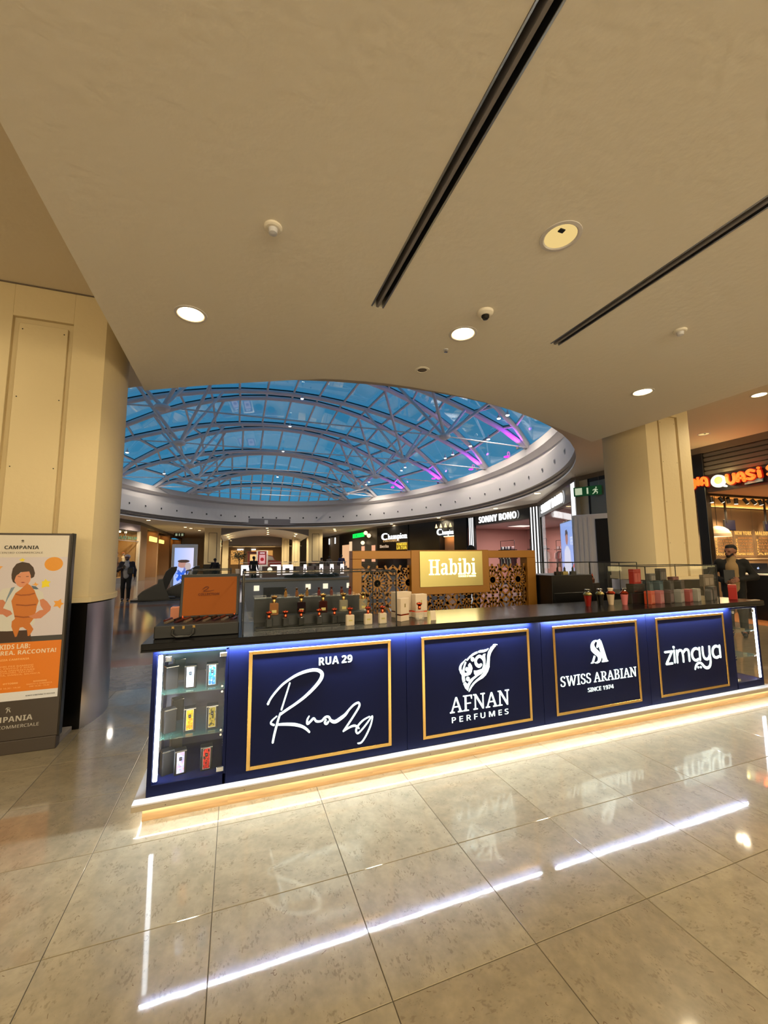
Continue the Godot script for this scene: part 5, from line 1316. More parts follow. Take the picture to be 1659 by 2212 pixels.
func gelato() -> void:
	# ---- ice-cream shop with orange letters
	var o := frame_at(Vector2(11.28, -7.2), Vector2(11.28, -2.2), "shopfront", "ice-cream shopfront with puffy orange letters under a roller shutter", "shopfront")
	part(o, "post", MB.new().span(.08, .31, 0, 4.2, -.14, .04, .006), m.satin)
	part(o, "post", MB.new().span(4.7, 4.95, 0, 4.2, -.14, .04, .006), m.satin)
	for k in 5: part(o, "shutter_slat", MB.new().box(Vector3(2.5, 4.13 - k * .115, -.03), Vector3(4.4, .10, .03), .012, Basis(Vector3.RIGHT, .25)), mk(Color(.42, .39, .36), .35, .6))
	part(o, "shutter_box", MB.new().span(.3, 4.7, 3.58, 4.2, -.12, -.07), m.taupe)
	part(o, "sign_band", MB.new().span(.3, 4.7, 3.18, 3.60, -.10, -.03), mk(Color(.16, .08, .06), .5))
	var om := glow(Color(1.0, .50, .17), 1.0, Color(.8, .3, .1))
	var hm := glow(Color(.85, .10, .04), .5)
	var puffy := func(ss: Array, called: String) -> void:
		var a := MB.new(); var b := MB.new()
		for q: Array in ss:
			a.stroke(q, .06, .10)
			var w := q.duplicate()
			for i in range(2, w.size(), 3): w[i] += .016
			b.stroke(w, .02, .06)
		part(o, called, a, om); part(o, "letter_halo", b, hm)
	# g i a
	puffy.call([[.10, 3.53, .028, .02, 3.53, .028, -.01, 3.47, .028, .03, 3.43, .028, .10, 3.45, .028], [.10, 3.53, .028, .10, 3.38, .028, .06, 3.32, .028, .0, 3.33, .028]], "letter_g")
	puffy.call([[.185, 3.51, .03, .185, 3.39, .03], [.185, 3.565, .026, .186, 3.567, .026]], "letter_i")
	puffy.call([[.27, 3.38, .028, .27, 3.50, .028, .32, 3.55, .028, .38, 3.50, .028, .39, 3.34, .028], [.28, 3.42, .024, .37, 3.41, .024]], "letter_a")
	part(o, "letter_q", MB.new().cyl(Vector3(.65, 3.405, .03), Vector3(.65, 3.405, .10), .155, .155, 28).stroke([.72, 3.30, .03, .80, 3.255, .022], .03, .10), glow(Color(1, .98, .80), 1.6), "round glowing white letter Q with a yellow middle")
	part(o, "letter_core", MB.new().cyl(Vector3(.67, 3.42, .10), Vector3(.67, 3.42, .103), .09, .09, 20), glow(Color(1, .95, .35), 1.3))
	puffy.call([[.85, 3.51, .032, .86, 3.36, .032, .93, 3.30, .032, 1.0, 3.36, .032, 1.0, 3.51, .032]], "letter_u")
	puffy.call([[1.07, 3.33, .032, 1.08, 3.45, .032, 1.13, 3.52, .032, 1.19, 3.45, .032, 1.20, 3.32, .032], [1.10, 3.39, .026, 1.18, 3.39, .026]], "letter_a")
	puffy.call([[1.40, 3.51, .03, 1.33, 3.54, .03, 1.27, 3.49, .03, 1.33, 3.435, .03, 1.40, 3.39, .03, 1.35, 3.335, .03, 1.27, 3.35, .03]], "letter_s")
	puffy.call([[1.50, 3.49, .032, 1.51, 3.36, .032], [1.495, 3.56, .028, 1.496, 3.562, .028]], "letter_i")
	puffy.call([[1.80, 3.54, .03, 1.73, 3.57, .03, 1.67, 3.52, .03, 1.73, 3.465, .03, 1.80, 3.42, .03, 1.75, 3.365, .03, 1.67, 3.38, .03]], "letter_s")
	part(o, "blue_tag", MB.new().prism(PackedVector2Array([Vector2(1.17, 3.23), Vector2(1.52, 3.25), Vector2(1.53, 3.34), Vector2(1.18, 3.30)]), .0, .03), mk(Color(.45, .72, .80), .5))
	lamp("omni", Vector3(.65, 3.4, .25), Color(1, .9, .6), .35, .12, 60, Vector3.DOWN, o)
	lamp("omni", Vector3(1.2, 3.4, .25), Color(1, .35, .08), .25, .12, 60, Vector3.DOWN, o)
	# room
	var r := stnode("shop_room")
	var wm := mk(Color(.48, .40, .31), .6)
	part(r, "menu_wall", MB.new().span(11.4, 17.0, 0, 3.2, -7.6, -7.45), wm)
	part(r, "back_wall", MB.new().span(16.9, 17.0, 0, 3.2, -7.5, -2), wm)
	part(r, "side_wall", MB.new().span(11.4, 17, 0, 3.2, -2.2, -2.1), wm)
	part(r, "shop_ceiling", MB.new().span(11.35, 17, 3.16, 3.24, -7.6, -2.1), mk(Color(.72, .55, .40), .7))
	part(r, "shop_floor", MB.new().span(11.2, 17, 0, .004, -7.5, -2.1), mk(Color(.62, .42, .26), .25))
	for x: float in [12.3, 13.15, 14.05, 14.9]: part(r, "wall_joint", MB.new().span(x - .01, x + .01, 1.5, 2.9, -7.452, -7.447), m.taupe)
	part(r, "cove_lip", MB.new().span(11.4, 16.9, 2.86, 2.90, -7.40, -7.36), wm)
	part(r, "cove_led", MB.new().span(11.4, 16.9, 2.90, 2.915, -7.42, -7.40), glow(Color(1, .80, .42), 4.0))
	area(Vector3(14.1, 2.93, -7.41), 5.4, .02, Vector3(0, 1, -.6).normalized(), Color(1, .78, .40), 1.0, Vector3.FORWARD, r)
	part(r, "wall_rail", MB.new().span(11.5, 16.9, 1.45, 1.475, -7.45, -7.43), m.ivory)
	# menu boards
	var words := [["HAWAII", ["MAUNA KEA", "ALOHA", "SURF", "HONOLULU", "WAIKIKI", "VOLCANO"]], ["NEW YORK", ["MANHATTAN", "BROOKLYN", "PARK", "QUEENS", "LIBERTY", "EMPIRE STATE"]], ["MALDIVE", ["ALIMATHA", "ATOLLO", "MALE", "REEF", "LAGUNA", "ARI"]]]
	var wm2 := glow(Color(1, .74, .36), .95); var wm3 := glow(Color(1, .66, .34), .5)
	for k in 3:
		var x := [12.34, 13.21, 14.13][k] as float
		var b := thing("menu_board", "glowing word board headed %s on the shop wall" % ["by the island name behind the dome lamp", "NEW YORK", "by the archipelago name at the picture edge"][k], "menu board", Vector3(x, 0, -7.44))
		part(b, "panel", MB.new().span(-.04, .78, 1.52, 2.3, -.01, .0), wm)
		text(b, "lettering", words[k][0], bold, wm2, 0, .74, 2.14, 2.25, .004, .006)
		for i in 6:
			var y := 2.02 - i * .09
			text(b, "lettering", words[k][1][i], bold if i == 5 else sans, wm2 if i == 5 else wm3, .0 if i == 5 else .12, .74, y, y + .065, .004, .006)
		var v := text(b, "lettering", words[k][1][1], bold, wm2, 0, .40, 0, .06, 0, .006)
		v.transform = Transform3D(Basis(Vector3.BACK, PI / 2), Vector3(.08, 1.63, .004)) * Transform3D(Basis().scaled(v.scale), Vector3(v.position.x, v.position.y, 0))
	# track with spot heads
	var tk := thing("track_light", "black ceiling track with swivelling spot heads in the ice-cream shop", "track light", Vector3(11.5, 3.10, -6.9))
	part(tk, "rail", MB.new().span(-.2, 4.5, -.0, .06, -.02, .02), m.black)
	var ff := glow(Color(1, .92, .78), 9)
	for k in 8:
		var x := -.05 + k * .33
		var d := Vector3([0.0, .6, .8, 0.0, .7, .5, .2, .6][k], -1, [.1, .3, -.3, 0, .3, .4, .2, .3][k]).normalized()
		var hd := part(tk, "spot_head", MB.new().cyl(Vector3(x, -.03, 0), Vector3(x, -.03, 0) + d * .15, .045, .045, 10), m.black)
		part(hd, "lens", MB.new().cyl(Vector3(x, -.03, 0) + d * .15, Vector3(x, -.03, 0) + d * .154, .04, .04, 10), ff)
		if k % 2: lamp("spot", Vector3(x, -.03, 0) + d * .18, Color(1, .84, .62), 5.0, .04, 60, d, tk)
	area(Vector3(13.8, 3.12, -4.6), 3.0, 1.6, Vector3.DOWN, Color(1, .80, .55), 7.0, Vector3.FORWARD, r)
	part(r, "ceiling_panel_light", MB.new().span(12.3, 15.3, 3.13, 3.16, -5.4, -3.8), glow(Color(1, .78, .5), .8))
	for a: Array in [[12.46, "blue hanging menu screen above the dome lamp"], [14.17, "blue hanging menu screen cut by the picture edge"]]:
		var s := thing("menu_screen", a[1], "screen", Vector3(a[0], 2.23, -7.1), .1)
		part(s, "pole", MB.new().span(-.20, -.16, .2, .93, -.02, .02), m.black)
		part(s, "ceiling_plate", MB.new().span(-.28, -.08, .92, .95, -.06, .06, .004), m.black)
		part(s, "housing", MB.new().span(-.27, .27, 0, .29, -.04, 0, .006), m.black)
		part(s, "picture", MB.new().span(-.255, .255, .015, .275, 0, .003), glow(Color(.06, .11, .28), .55))
	var dl := thing("dome_lamp", "white half-dome pendant lamp over the ice-cream counter", "lamp", Vector3(11.95, 2.06, -7.12))
	part(dl, "dome", MB.new().lathe([Vector2(.29, 0), Vector2(.28, .08), Vector2(.23, .18), Vector2(.14, .25), Vector2(.03, .28), Vector2(0, .28)], 24), m.ivory)
	part(dl, "diffuser", MB.new().lathe([Vector2(.28, .005), Vector2(0, .004)], 24), glow(Color(1, .9, .72), 1.2))
	part(dl, "cable", MB.new().cyl(Vector3(0, .3, 0), Vector3(0, 1.13, 0), .008, .008, 6), m.black)
	lamp("omni", Vector3(0, -.06, 0), Color(1, .85, .62), .6, .2, 60, Vector3.DOWN, dl)
	var ct := thing("serving_counter", "dark serving counter with a white top in the ice-cream shop", "counter", Vector3(13.65, 0, -6.35))
	part(ct, "body", MB.new().span(-1.6, 1.6, 0, 1.08, -.35, .45), m.satin)
	part(ct, "counter_top", MB.new().span(-1.65, 1.65, 1.08, 1.12, -.4, .45, .006), m.white_lam)
	var lp := thing("laptop", "open dark laptop with a white apple mark on the counter", "laptop", Vector3(12.12, 1.12, -6.4), -1.09)
	part(lp, "base", MB.new().span(-.18, .18, 0, .015, -.24, 0, .003), m.dark_steel)
	part(lp, "lid", MB.new().box(Vector3(0, .13, .01), Vector3(.36, .25, .010), .003, Basis(Vector3.RIGHT, .12)), mk(Color(.08, .10, .16), .35))
	part(lp, "apple_mark", MB.new().cyl(Vector3(0, .13, .016), Vector3(0, .13, .0185), .022, .022, 14).cyl(Vector3(.008, .158, .019), Vector3(.008, .158, .022), .007, .007, 8), glow(Color(.8, .85, 1), .8))
	var st := thing("bar_stool", "red metal stool with splayed legs behind the standing man", "stool", Vector3(10.35, 0, -5.0), .3)
	var red := mk(Color(.62, .04, .05), .3, .3)
	part(st, "seat", MB.new().lathe([Vector2(0, .98), Vector2(.17, .98), Vector2(.19, 1.0), Vector2(.18, 1.02), Vector2(0, 1.01)], 16), red)
	for k in 4:
		var a := TAU * k / 4 + .4
		part(st, "leg", MB.new().cyl(Vector3(cos(a) * .14, .98, sin(a) * .14), Vector3(cos(a) * .28, 0, sin(a) * .28), .018, .015, 8), red)
	part(st, "footrest", MB.new().tube([Vector3(.2, .4, .12), Vector3(-.12, .4, .22), Vector3(-.22, .4, -.12), Vector3(.12, .4, -.22), Vector3(.2, .4, .12)], .012, 6), red)
	part(st, "backrest", MB.new().tube([Vector3(-.15, 1.0, -.1), Vector3(-.2, 1.2, -.1), Vector3(0, 1.25, -.2), Vector3(.2, 1.2, -.1), Vector3(.15, 1.0, -.1)], .014, 6), red)

func mannequin(at: Vector3, turn: float, label: String, top: Color, low: Color) -> void:
	var o := thing("mannequin", label, "mannequin", at, turn, "mannequins in the warm shop window")
	part(o, "torso", MB.new().lathe([Vector2(0, .78), Vector2(.17, .80), Vector2(.15, 1.0), Vector2(.20, 1.25), Vector2(.21, 1.38), Vector2(.08, 1.46), Vector2(.05, 1.52), Vector2(0, 1.53)], 14, Vector3.ZERO, Vector3(1, 1, .62)), mk(top, .8))
	part(o, "legs", MB.new().cyl(Vector3(-.08, .82, 0), Vector3(-.09, 0, 0), .09, .05, 10).cyl(Vector3(.08, .82, 0), Vector3(.1, 0, .05), .09, .05, 10), mk(low, .8))
	part(o, "head", MB.new().lathe([Vector2(0, 1.5), Vector2(.06, 1.53), Vector2(.085, 1.62), Vector2(.075, 1.70), Vector2(0, 1.74)], 12), m.ivory)
	part(o, "arm", MB.new().tube([Vector3(-.2, 1.36, 0), Vector3(-.27, 1.1, .02), Vector3(-.22, .9, .12)], .045, 8), mk(top, .8))
	part(o, "arm", MB.new().tube([Vector3(.2, 1.36, 0), Vector3(.27, 1.1, .02), Vector3(.22, .9, .12)], .045, 8), mk(top, .8))
	part(o, "cap", MB.new().lathe([Vector2(.13, 1.66), Vector2(.09, 1.67), Vector2(.085, 1.73), Vector2(0, 1.77)], 12), mk(top.lerp(Color(.9, .4, .3), .4), .8))

func left_side() -> void:
	var A := Vector2(-9.6, -23); var B := Vector2(-6.7, -34.7)
	for s: Array in [[Vector2(-6.1, -2), Vector2(-6.1, -11.3)], [Vector2(-6.1, -11.3), Vector2(-9.6, -17.2)], [Vector2(-9.6, -17.2), A], [A, B], [B, Vector2(-6.7, -60)]]:
		struct("trim_2", wall(s[0], s[1], 4.12, H2, .25), m.taupe)
	var o := frame_at(A, B, "shopfront", "pale shopfront with a large warm window of dressed mannequins", "shopfront")
	part(o, "fascia", MB.new().span(0, 12.05, 3.65, 4.12, -.15, 0), mk(Color(.62, .58, .62), .7))
	part(o, "pier", MB.new().span(0, 6.0, 0, 3.65, -.15, 0), mk(Color(.55, .50, .44), .7))
	part(o, "pier", MB.new().span(11.9, 12.1, 0, 3.65, -.15, .02), m.plaster_hi)
	part(o, "plinth", MB.new().span(6.0, 11.9, 0, .36, -.5, .0), m.grey)
	part(o, "window_glass", MB.new().span(6.0, 11.9, .36, 3.65, -.03, -.01), m.glass)
	for x: float in [8.0, 10.0]: part(o, "mullion", MB.new().span(x - .02, x + .02, 2.9, 3.65, -.04, .0), m.grey)
	part(o, "transom", MB.new().span(6.0, 11.9, 2.88, 2.93, -.04, .0), m.grey)
	var warm := mk(Color(.62, .50, .32), .8)
	part(o, "room_back", MB.new().span(5.5, 12.1, .0, 3.7, -2.6, -2.5), warm)
	part(o, "room_side", MB.new().span(5.9, 6.0, 0, 3.7, -2.5, -.15).span(12.0, 12.1, 0, 3.7, -2.5, -.15), warm)
	part(o, "room_ceiling", MB.new().span(5.5, 12.1, 3.62, 3.7, -2.6, -.1), mk(Color(.5, .52, .48), .8))
	part(o, "room_floor", MB.new().span(6.0, 11.9, .3, .37, -2.5, -.03), warm)
	part(o, "wall_panel", MB.new().span(9.6, 10.6, .4, 3.0, -2.5, -2.4), mk(Color(.85, .74, .48), .7))
	text(o, "lettering", "MASHUP", bold, mk(Color(.25, .42, .36), .5), 9.0, 11.6, 2.98, 3.22, -.0, .02)
	area(Vector3(9.2, 3.58, -1.2), 5.0, 1.2, Vector3(0, -1, -.2).normalized(), Color(1, .76, .42), 7.0, Vector3.FORWARD, o)
	for x: float in [7.4, 9.3, 10.6, 11.4]: part(o, "spot_lamp", MB.new().cyl(Vector3(x, 3.5, -.7), Vector3(x, 3.62, -.7), .07, .07, 10), glow(Color(1, .9, .68), 5))
	var tf := o.transform
	var k := 0
	for a: Array in [[9.35, "pale jacket", Color(.72, .58, .42)], [10.6, "dark coat", Color(.30, .2, .16)], [11.45, "cream cardigan and coral cap", Color(.82, .76, .62)]]:
		mannequin(tf * Vector3(a[0], .37, -.8), o.rotation.y + .3, "shop window mannequin dressed in a " + a[1], a[2], Color(.45, .36, .28))
		k += 1
	for i in 5:
		single("display_crate", "pale wooden crate in the pyramid beside the mannequins, level %s" % ["one", "two", "three", "four", "five"][i], "crate", MB.new().box(Vector3(0, .12, 0), Vector3(.62 - .09 * i, .22, .5 - .06 * i), .01), mk(Color(.80, .66, .42), .7), tf * Vector3(11.62 - .03 * i, .37 + .24 * i, -1.5), "crate pyramid in the window", o.rotation.y)
	# corridor side
	var c := frame_at(B, Vector2(-6.7, -59.8), "shopfront", "corridor shopfront with two glowing yellow name boxes", "shopfront")
	part(c, "pier", MB.new().span(0, 2.6, 0, 4.12, -.2, 0), mk(Color(.60, .47, .34), .7))
	for a: Array in [[2.6, 7.2], [7.7, 14.5], [15.0, 24.2]]:
		part(c, "recess", MB.new().span(a[0], a[1], 0, 4.12, -1.0, -.9), mk(Color(.72, .55, .34), .7))
		part(c, "pier", MB.new().span(a[1], a[1] + .5, 0, 4.12, -.9, .02), mk(Color(.60, .47, .34), .7))
		area(Vector3((a[0] + a[1]) / 2, 4.05, -.4), a[1] - a[0] - .2, .5, Vector3(0, -1, -.2).normalized(), Color(1, .74, .4), 2.2, Vector3.FORWARD, c)
	var yb := glow(Color(1, .93, .50), 1.3)
	part(c, "name_box", MB.new().span(3.4, 6.4, 3.08, 3.5, 0, .12, .02), yb)
	part(c, "name_box", MB.new().span(8.0, 10.2, 3.08, 3.42, 0, .12, .02), yb)
	# ---- white screen totem
	var t := thing("screen_totem", "white floor-standing screen totem with a bluish advert behind the massage chairs", "totem", Vector3(-2.16, 0, -20.6))
	part(t, "body", MB.new().span(-.52, .52, 0, 2.26, -.12, .12, .02), m.white_lam)
	var im := Image.create(128, 220, false, Image.FORMAT_RGB8)
	for y in 220:
		for x in 128: im.set_pixel(x, y, Color(.62, .72, .98).lerp(Color(.90, .86, .96), x / 160.0))
	var n := noise(8, .03, 3)
	for y in range(70, 220):
		for x in 128:
			var e := Vector2((x - 62) / 50.0, (y - 150) / 70.0).length()
			if e < 1.0 and n.get_noise_2d(x, y) > -.12: im.set_pixel(x, y, Color(.16, .38, .86).lerp(Color(.75, .55, .52), clampf((150 - y) / 60.0, 0, 1)))
			if Vector2((x - 52) / 26.0, (y - 95) / 22.0).length() < 1.0: im.set_pixel(x, y, Color(.70, .52, .48))
			if Vector2((x - 92) / 20.0, (y - 108) / 22.0).length() < 1.0: im.set_pixel(x, y, Color(.72, .66, .66))
			if Vector2((x - 62) / 40.0, (y - 78) / 9.0).length() < 1.0: im.set_pixel(x, y, Color(.22, .15, .14))
	var sm := mk(Color.BLACK, .3); sm.emission_enabled = true; sm.emission_texture = tex(im); sm.emission = Color.BLACK; sm.emission_energy_multiplier = 1.0
	var q := MB.new(); q.quad(Vector3(-.40, .42, .122), Vector3(.38, .42, .122), Vector3(.38, 2.10, .122), Vector3(-.40, 2.10, .122))
	part(t, "screen", q, sm)
	text(t, "lettering", "CAMPANIA", bold, m.black, -.42, .38, .16, .26, .125, .004)
	area(Vector3(0, 1.3, .16), .75, 1.6, Vector3.BACK, Color(.78, .84, 1), .8, Vector3.UP, t)
	# ---- massage chairs on a dark mat
	single("floor_mat", "dark low platform mat under the massage chairs", "mat", MB.new().span(-1.15, 1.3, 0, .06, -1.1, .55, .01), mk(Color(.06, .06, .08), .3), Vector3(-2.55, 0, -18.6))
	for a: Array in [[Vector3(-2.75, .06, -18.35), "black massage chair nearest the walking man"], [Vector3(-2.0, .06, -19.35), "black massage chair standing behind the first one"]]:
		var ch := thing("massage_chair", a[1], "massage chair", a[0], .15, "black massage chairs")
		var side := PackedVector2Array([Vector2(-.72, .0), Vector2(-.74, .16), Vector2(-.60, .30), Vector2(-.2, .52), Vector2(-.1, .56), Vector2(-.08, .74), Vector2(.08, .76), Vector2(.14, .5), Vector2(.3, .1), Vector2(.35, 0)])
		for s: float in [-1.0, 1.0]: part(ch, "arm_shell", MB.new().prism(side, s * .30 - .06, s * .30 + .06), m.satin)
		part(ch, "seat", MB.new().prism(PackedVector2Array([Vector2(-.7, .05), Vector2(-.66, .22), Vector2(-.3, .42), Vector2(.1, .40), Vector2(.2, .1)]), -.24, .24), m.leather)
		part(ch, "backrest", MB.new().prism(PackedVector2Array([Vector2(.0, .42), Vector2(.05, .7), Vector2(.18, 1.05), Vector2(.36, 1.22), Vector2(.56, 1.24), Vector2(.54, 1.08), Vector2(.40, .8), Vector2(.28, .5), Vector2(.2, .3)]), -.28, .28), m.leather)
		part(ch, "foot", MB.new().span(.1, .55, 0, .07, -.25, .25, .02), m.satin)
	tick("left")

func far_side() -> void:
	# ---- two panelled piers and the barrel arch over the corridor mouth
	for a: Array in [[-1.96, "left"], [7.37, "right"]]:
		var p := stnode("column", Vector3(a[0], 0, -40.6))
		part(p, "shaft", MB.new().span(-.68, .68, 0, H2, -.6, .6), m.column)
		part(p, "panel_line", MB.new().span(-.36, .36, 1.25, 3.95, .6, .61), m.taupe)
		part(p, "panel", MB.new().span(-.31, .31, 1.30, 3.90, .6, .625), m.column)
		part(p, "skirt", MB.new().span(-.7, .7, 0, 1.1, -.62, .62), m.dark_steel)
	var bk := stnode("trim_3", Vector3(0, 0, -37.75))
	part(bk, "bulkhead", MB.new().span(-1.15, 6.5, 4.52, 5.10, -.4, .1, .01), m.grey)
	part(bk, "hatch", MB.new().span(2.35, 2.65, 4.65, 4.98, .1, .11), m.ring)
	var sp := MB.new(); var vault_ := MB.new()
	for k in 20:
		var u0 := lerpf(-1, 1, k / 20.0); var u1 := lerpf(-1, 1, (k + 1) / 20.0)
		var x0 := 2.7 + 3.98 * u0; var x1 := 2.7 + 3.98 * u1
		var y0 := 3.72 + .62 * (1 - u0 * u0); var y1 := 3.72 + .62 * (1 - u1 * u1)
		sp.quad(Vector3(x0, y0, -40), Vector3(x1, y1, -40), Vector3(x1, 4.6, -40), Vector3(x0, 4.6, -40))
		vault_.quad(Vector3(x0, y0, -40), Vector3(x0, y0 - .35, -46), Vector3(x1, y1 - .35, -46), Vector3(x1, y1, -40))
	var ar := stnode("ceiling_arch")
	part(ar, "spandrel", sp, m.grey)
	part(ar, "vault", vault_, m.plaster)
	for a: Array in [[-.7, 3.60], [2.9, 4.28], [5.6, 3.92]]:
		for k in 3: downlight(Vector3(a[0] + k * .12, a[1] - k * .1, -41 - k * 1.6), "lit downlight in the barrel ceiling of the far corridor", .12, 7.0, true, "far corridor downlights")
	# inner arch wall, far shops
	var iw := stnode("wall_inner")
	var g := MB.new()
	for k in 16:
		var u0 := lerpf(-1, 1, k / 16.0); var u1 := lerpf(-1, 1, (k + 1) / 16.0)
		g.quad(Vector3(2.1 + 3.0 * u0, 2.95, -46.5), Vector3(2.1 + 3.0 * u1, 2.95, -46.5), Vector3(2.1 + 3.0 * u1, 4.3, -46.5), Vector3(2.1 + 3.0 * u0, 4.3, -46.5))
	part(iw, "lintel", g, m.grey)
	part(iw, "jamb", MB.new().span(-1.3, -.7, 0, 4.3, -46.8, -46.4), m.column)
	for x: float in [5.15, 6.0]:
		part(iw, "pilaster", MB.new().span(x - .38, x + .38, 0, 4.1, -46.6 + (x - 5) * 2.5, -46.2 + (x - 5) * 2.5), m.column)
		part(iw, "panel_line", MB.new().span(x - .2, x + .2, 1.2, 3.6, -46.2 + (x - 5) * 2.5, -46.19 + (x - 5) * 2.5), m.taupe)
		part(iw, "panel", MB.new().span(x - .17, x + .17, 1.24, 3.56, -46.2 + (x - 5) * 2.5, -46.18 + (x - 5) * 2.5), m.column)
	part(iw, "back", MB.new().span(-2, 7, 0, 3.4, -52.2, -52), mk(Color(.55, .47, .36), .7))
	part(iw, "shop_ceiling", MB.new().span(-2, 7, 2.93, 3.0, -52, -46.5), m.plaster_hi)
	part(iw, "pier", MB.new().span(1.05, 1.7, 0, 3.0, -51.9, -51.4), m.grey)
	for a: Array in [[-.5, .9], [1.8, 4.3]]: part(iw, "lit_window", MB.new().span(a[0], a[1], .9, 2.55, -51.98, -51.9), glow(Color(1, .72, .38), .55))
	for a: Array in [[.2, .9], [1.8, 2.3]]: part(iw, "strip_lamp", MB.new().span(a[0], a[1], 2.58, 2.72, -51.9, -51.8), m.sign_white)
	area(Vector3(2, 2.9, -49), 5, 2, Vector3.DOWN, Color(1, .78, .48), 6, Vector3.FORWARD, iw)
	part(iw, "ceiling_lamp", MB.new().span(-.3, 4.3, 2.91, 2.93, -49.8, -48.2), glow(Color(1, .8, .5), .5))
	# tree, vehicle, red totem
	var tr := thing("potted_tree", "small bushy indoor tree in the far corridor", "tree", Vector3(.35, 0, -45.5))
	part(tr, "trunk", MB.new().tube([Vector3(0, .4, 0), Vector3(.05, 1.2, 0), Vector3(.0, 1.7, 0)], .06, 6), mk(Color(.2, .13, .08), .8))
	part(tr, "pot", MB.new().lathe([Vector2(0, 0), Vector2(.26, 0), Vector2(.32, .5), Vector2(.28, .52), Vector2(0, .46)], 14), m.grey)
	var lf := MB.new()
	for k in 260:
		var p := Vector3(rng.randfn() * .36, 1.9 + rng.randfn() * .2, rng.randfn() * .3)
		lf.box(p, Vector3(.12, .015, .07), 0, Basis.from_euler(Vector3(rng.randf() * 6, rng.randf() * 6, rng.randf() * 6)))
	var lfo := part(tr, "foliage", lf, mk(Color(.16, .15, .08), .8)); lfo.set_meta("kind", "stuff")
	var car := thing("red_van", "dark red vintage food van in the far corridor", "van", Vector3(2.9, 0, -44.5))
	var cr := mk(Color(.32, .03, .05), .3)
	part(car, "body", MB.new().prism(PackedVector2Array([Vector2(-1.7, .4), Vector2(1.6, .4), Vector2(1.6, 1.25), Vector2(1.0, 1.35), Vector2(.75, 1.85), Vector2(.1, 1.95), Vector2(.1, 2.2), Vector2(-1.7, 2.2)]), -.8, .8), cr)
	part(car, "serving_hatch", MB.new().span(-1.5, -.1, 1.35, 2.0, .8, .82), glow(Color(1, .8, .5), .8))
	part(car, "windscreen", MB.new().prism(PackedVector2Array([Vector2(.2, 1.4), Vector2(.9, 1.4), Vector2(.7, 1.78), Vector2(.2, 1.84)]), .8, .82), mk(Color(.35, .33, .33), .1))
	part(car, "roof", MB.new().span(-1.8, .2, 2.2, 2.28, -.9, .95, .02), cr)
	for x: float in [-1.1, 1.0]:
		for z: float in [-.75, .75]: part(car, "wheel", MB.new().cyl(Vector3(x, .4, z - .1), Vector3(x, .4, z + .1), .4, .4, 16), m.black)
	var rt := thing("screen_totem", "white and crimson screen totem before the red van", "totem", Vector3(2.45, 0, -41.0))
	part(rt, "body", MB.new().span(-.55, .5, 0, 2.32, -.12, .1, .02), m.white_lam)
	part(rt, "screen", MB.new().span(-.42, .36, 1.0, 2.28, .1, .105), glow(Color(.55, .02, .08), .7))
	part(rt, "picture", MB.new().span(-.30, .24, 1.1, 1.95, .105, .108), glow(Color(.95, .70, .70), .7))
	part(rt, "picture_core", MB.new().cyl(Vector3(-.03, 1.5, .108), Vector3(-.03, 1.5, .111), .17, .17, 14), glow(Color(.7, .1, .15), .7))
	text(rt, "lettering", "CAMPANIA", bold, m.sign_white, -.25, .2, 2.06, 2.14, .107, .003)
	# ---- kiosks in the middle of the plaza
	var gcol := mk(Color(.46, .40, .36), .5)
	var kk := 0
	for a: Array in [[.3, 1.5, "with white lit panels at the end by the red totem"], [2.05, 3.6, "with bright white display windows in the middle of the row"], [3.7, 4.9, "in grey with one small white poster"], [5.0, 7.1, "with three white posters near the seated shoppers"]]:
		var kq := thing("plaza_kiosk", "low plaza kiosk " + a[2], "kiosk", Vector3(0, 0, -27.2 + kk * .1), 0, "kiosks in the plaza")
		part(kq, "counter", MB.new().span(a[0], a[1], 0, 1.05, -1, 0, .01), gcol)
		part(kq, "glass_top", MB.new().span(a[0], a[1], 1.05, 1.32, -1, 0), m.glass)
		part(kq, "top_rim", MB.new().span(a[0], a[1], 1.32, 1.34, -1, .01), m.aluminium)
		var np: int = [2, 2, 1, 3][kk]
		for i in np:
			var x := lerpf(a[0], a[1], (i + .5) / np)
			var hw: float = [.24, .33, .1, .12][kk]
			part(kq, "lit_panel", MB.new().span(x - hw, x + hw, .55, 1.18, 0, .02, .004), glow(Color(1, .95, .93), 1.3))
			part(kq, "panel_print", MB.new().span(x - hw * .5, x + hw * .3, .65, .95, .02, .024), mk(Color(.25, .2, .22), .5))
		area(Vector3((a[0] + a[1]) / 2, .85, .05), .6, .5, Vector3.BACK, Color(1, .95, .92), .35, Vector3.UP, kq)
		kk += 1
	var bx := thing("promo_counter", "tan promotion counter with a small lit oval logo", "counter", Vector3(1.95, 0, -25.6))
	part(bx, "body", MB.new().span(-.42, .42, 0, 1.12, -.3, .3, .01), mk(Color(.45, .34, .28), .6))
	part(bx, "logo", MB.new().cyl(Vector3(0, .92, .3), Vector3(0, .92, .315), .14, .14, 16), glow(Color(1, .95, .8), 1.2))
	# nearer neighbour kiosk, seen through the glass cases
	var nk := thing("plaza_kiosk", "pale blue-grey neighbour kiosk seen through the bottle showcase", "kiosk", Vector3(0, 0, -11.8), 0, "kiosks in the plaza")
	part(nk, "body", MB.new().span(.2, 4.4, 0, .96, -.8, 0, .01), mk(Color(.50, .54, .62), .4))
	part(nk, "counter_top", MB.new().span(.15, 4.45, .96, 1.03, -.85, .05, .006), mk(Color(.45, .42, .38), .3))
	for x: float in [.3, 1.1, 2.1, 3.3]:
		part(nk, "glass_screen", MB.new().span(x, x + .75, 1.03, 1.42, -.05, -.04), m.glass)
		part(nk, "glass_edge", MB.new().span(x, x + .75, 1.42, 1.435, -.06, -.03), m.glass_edge)
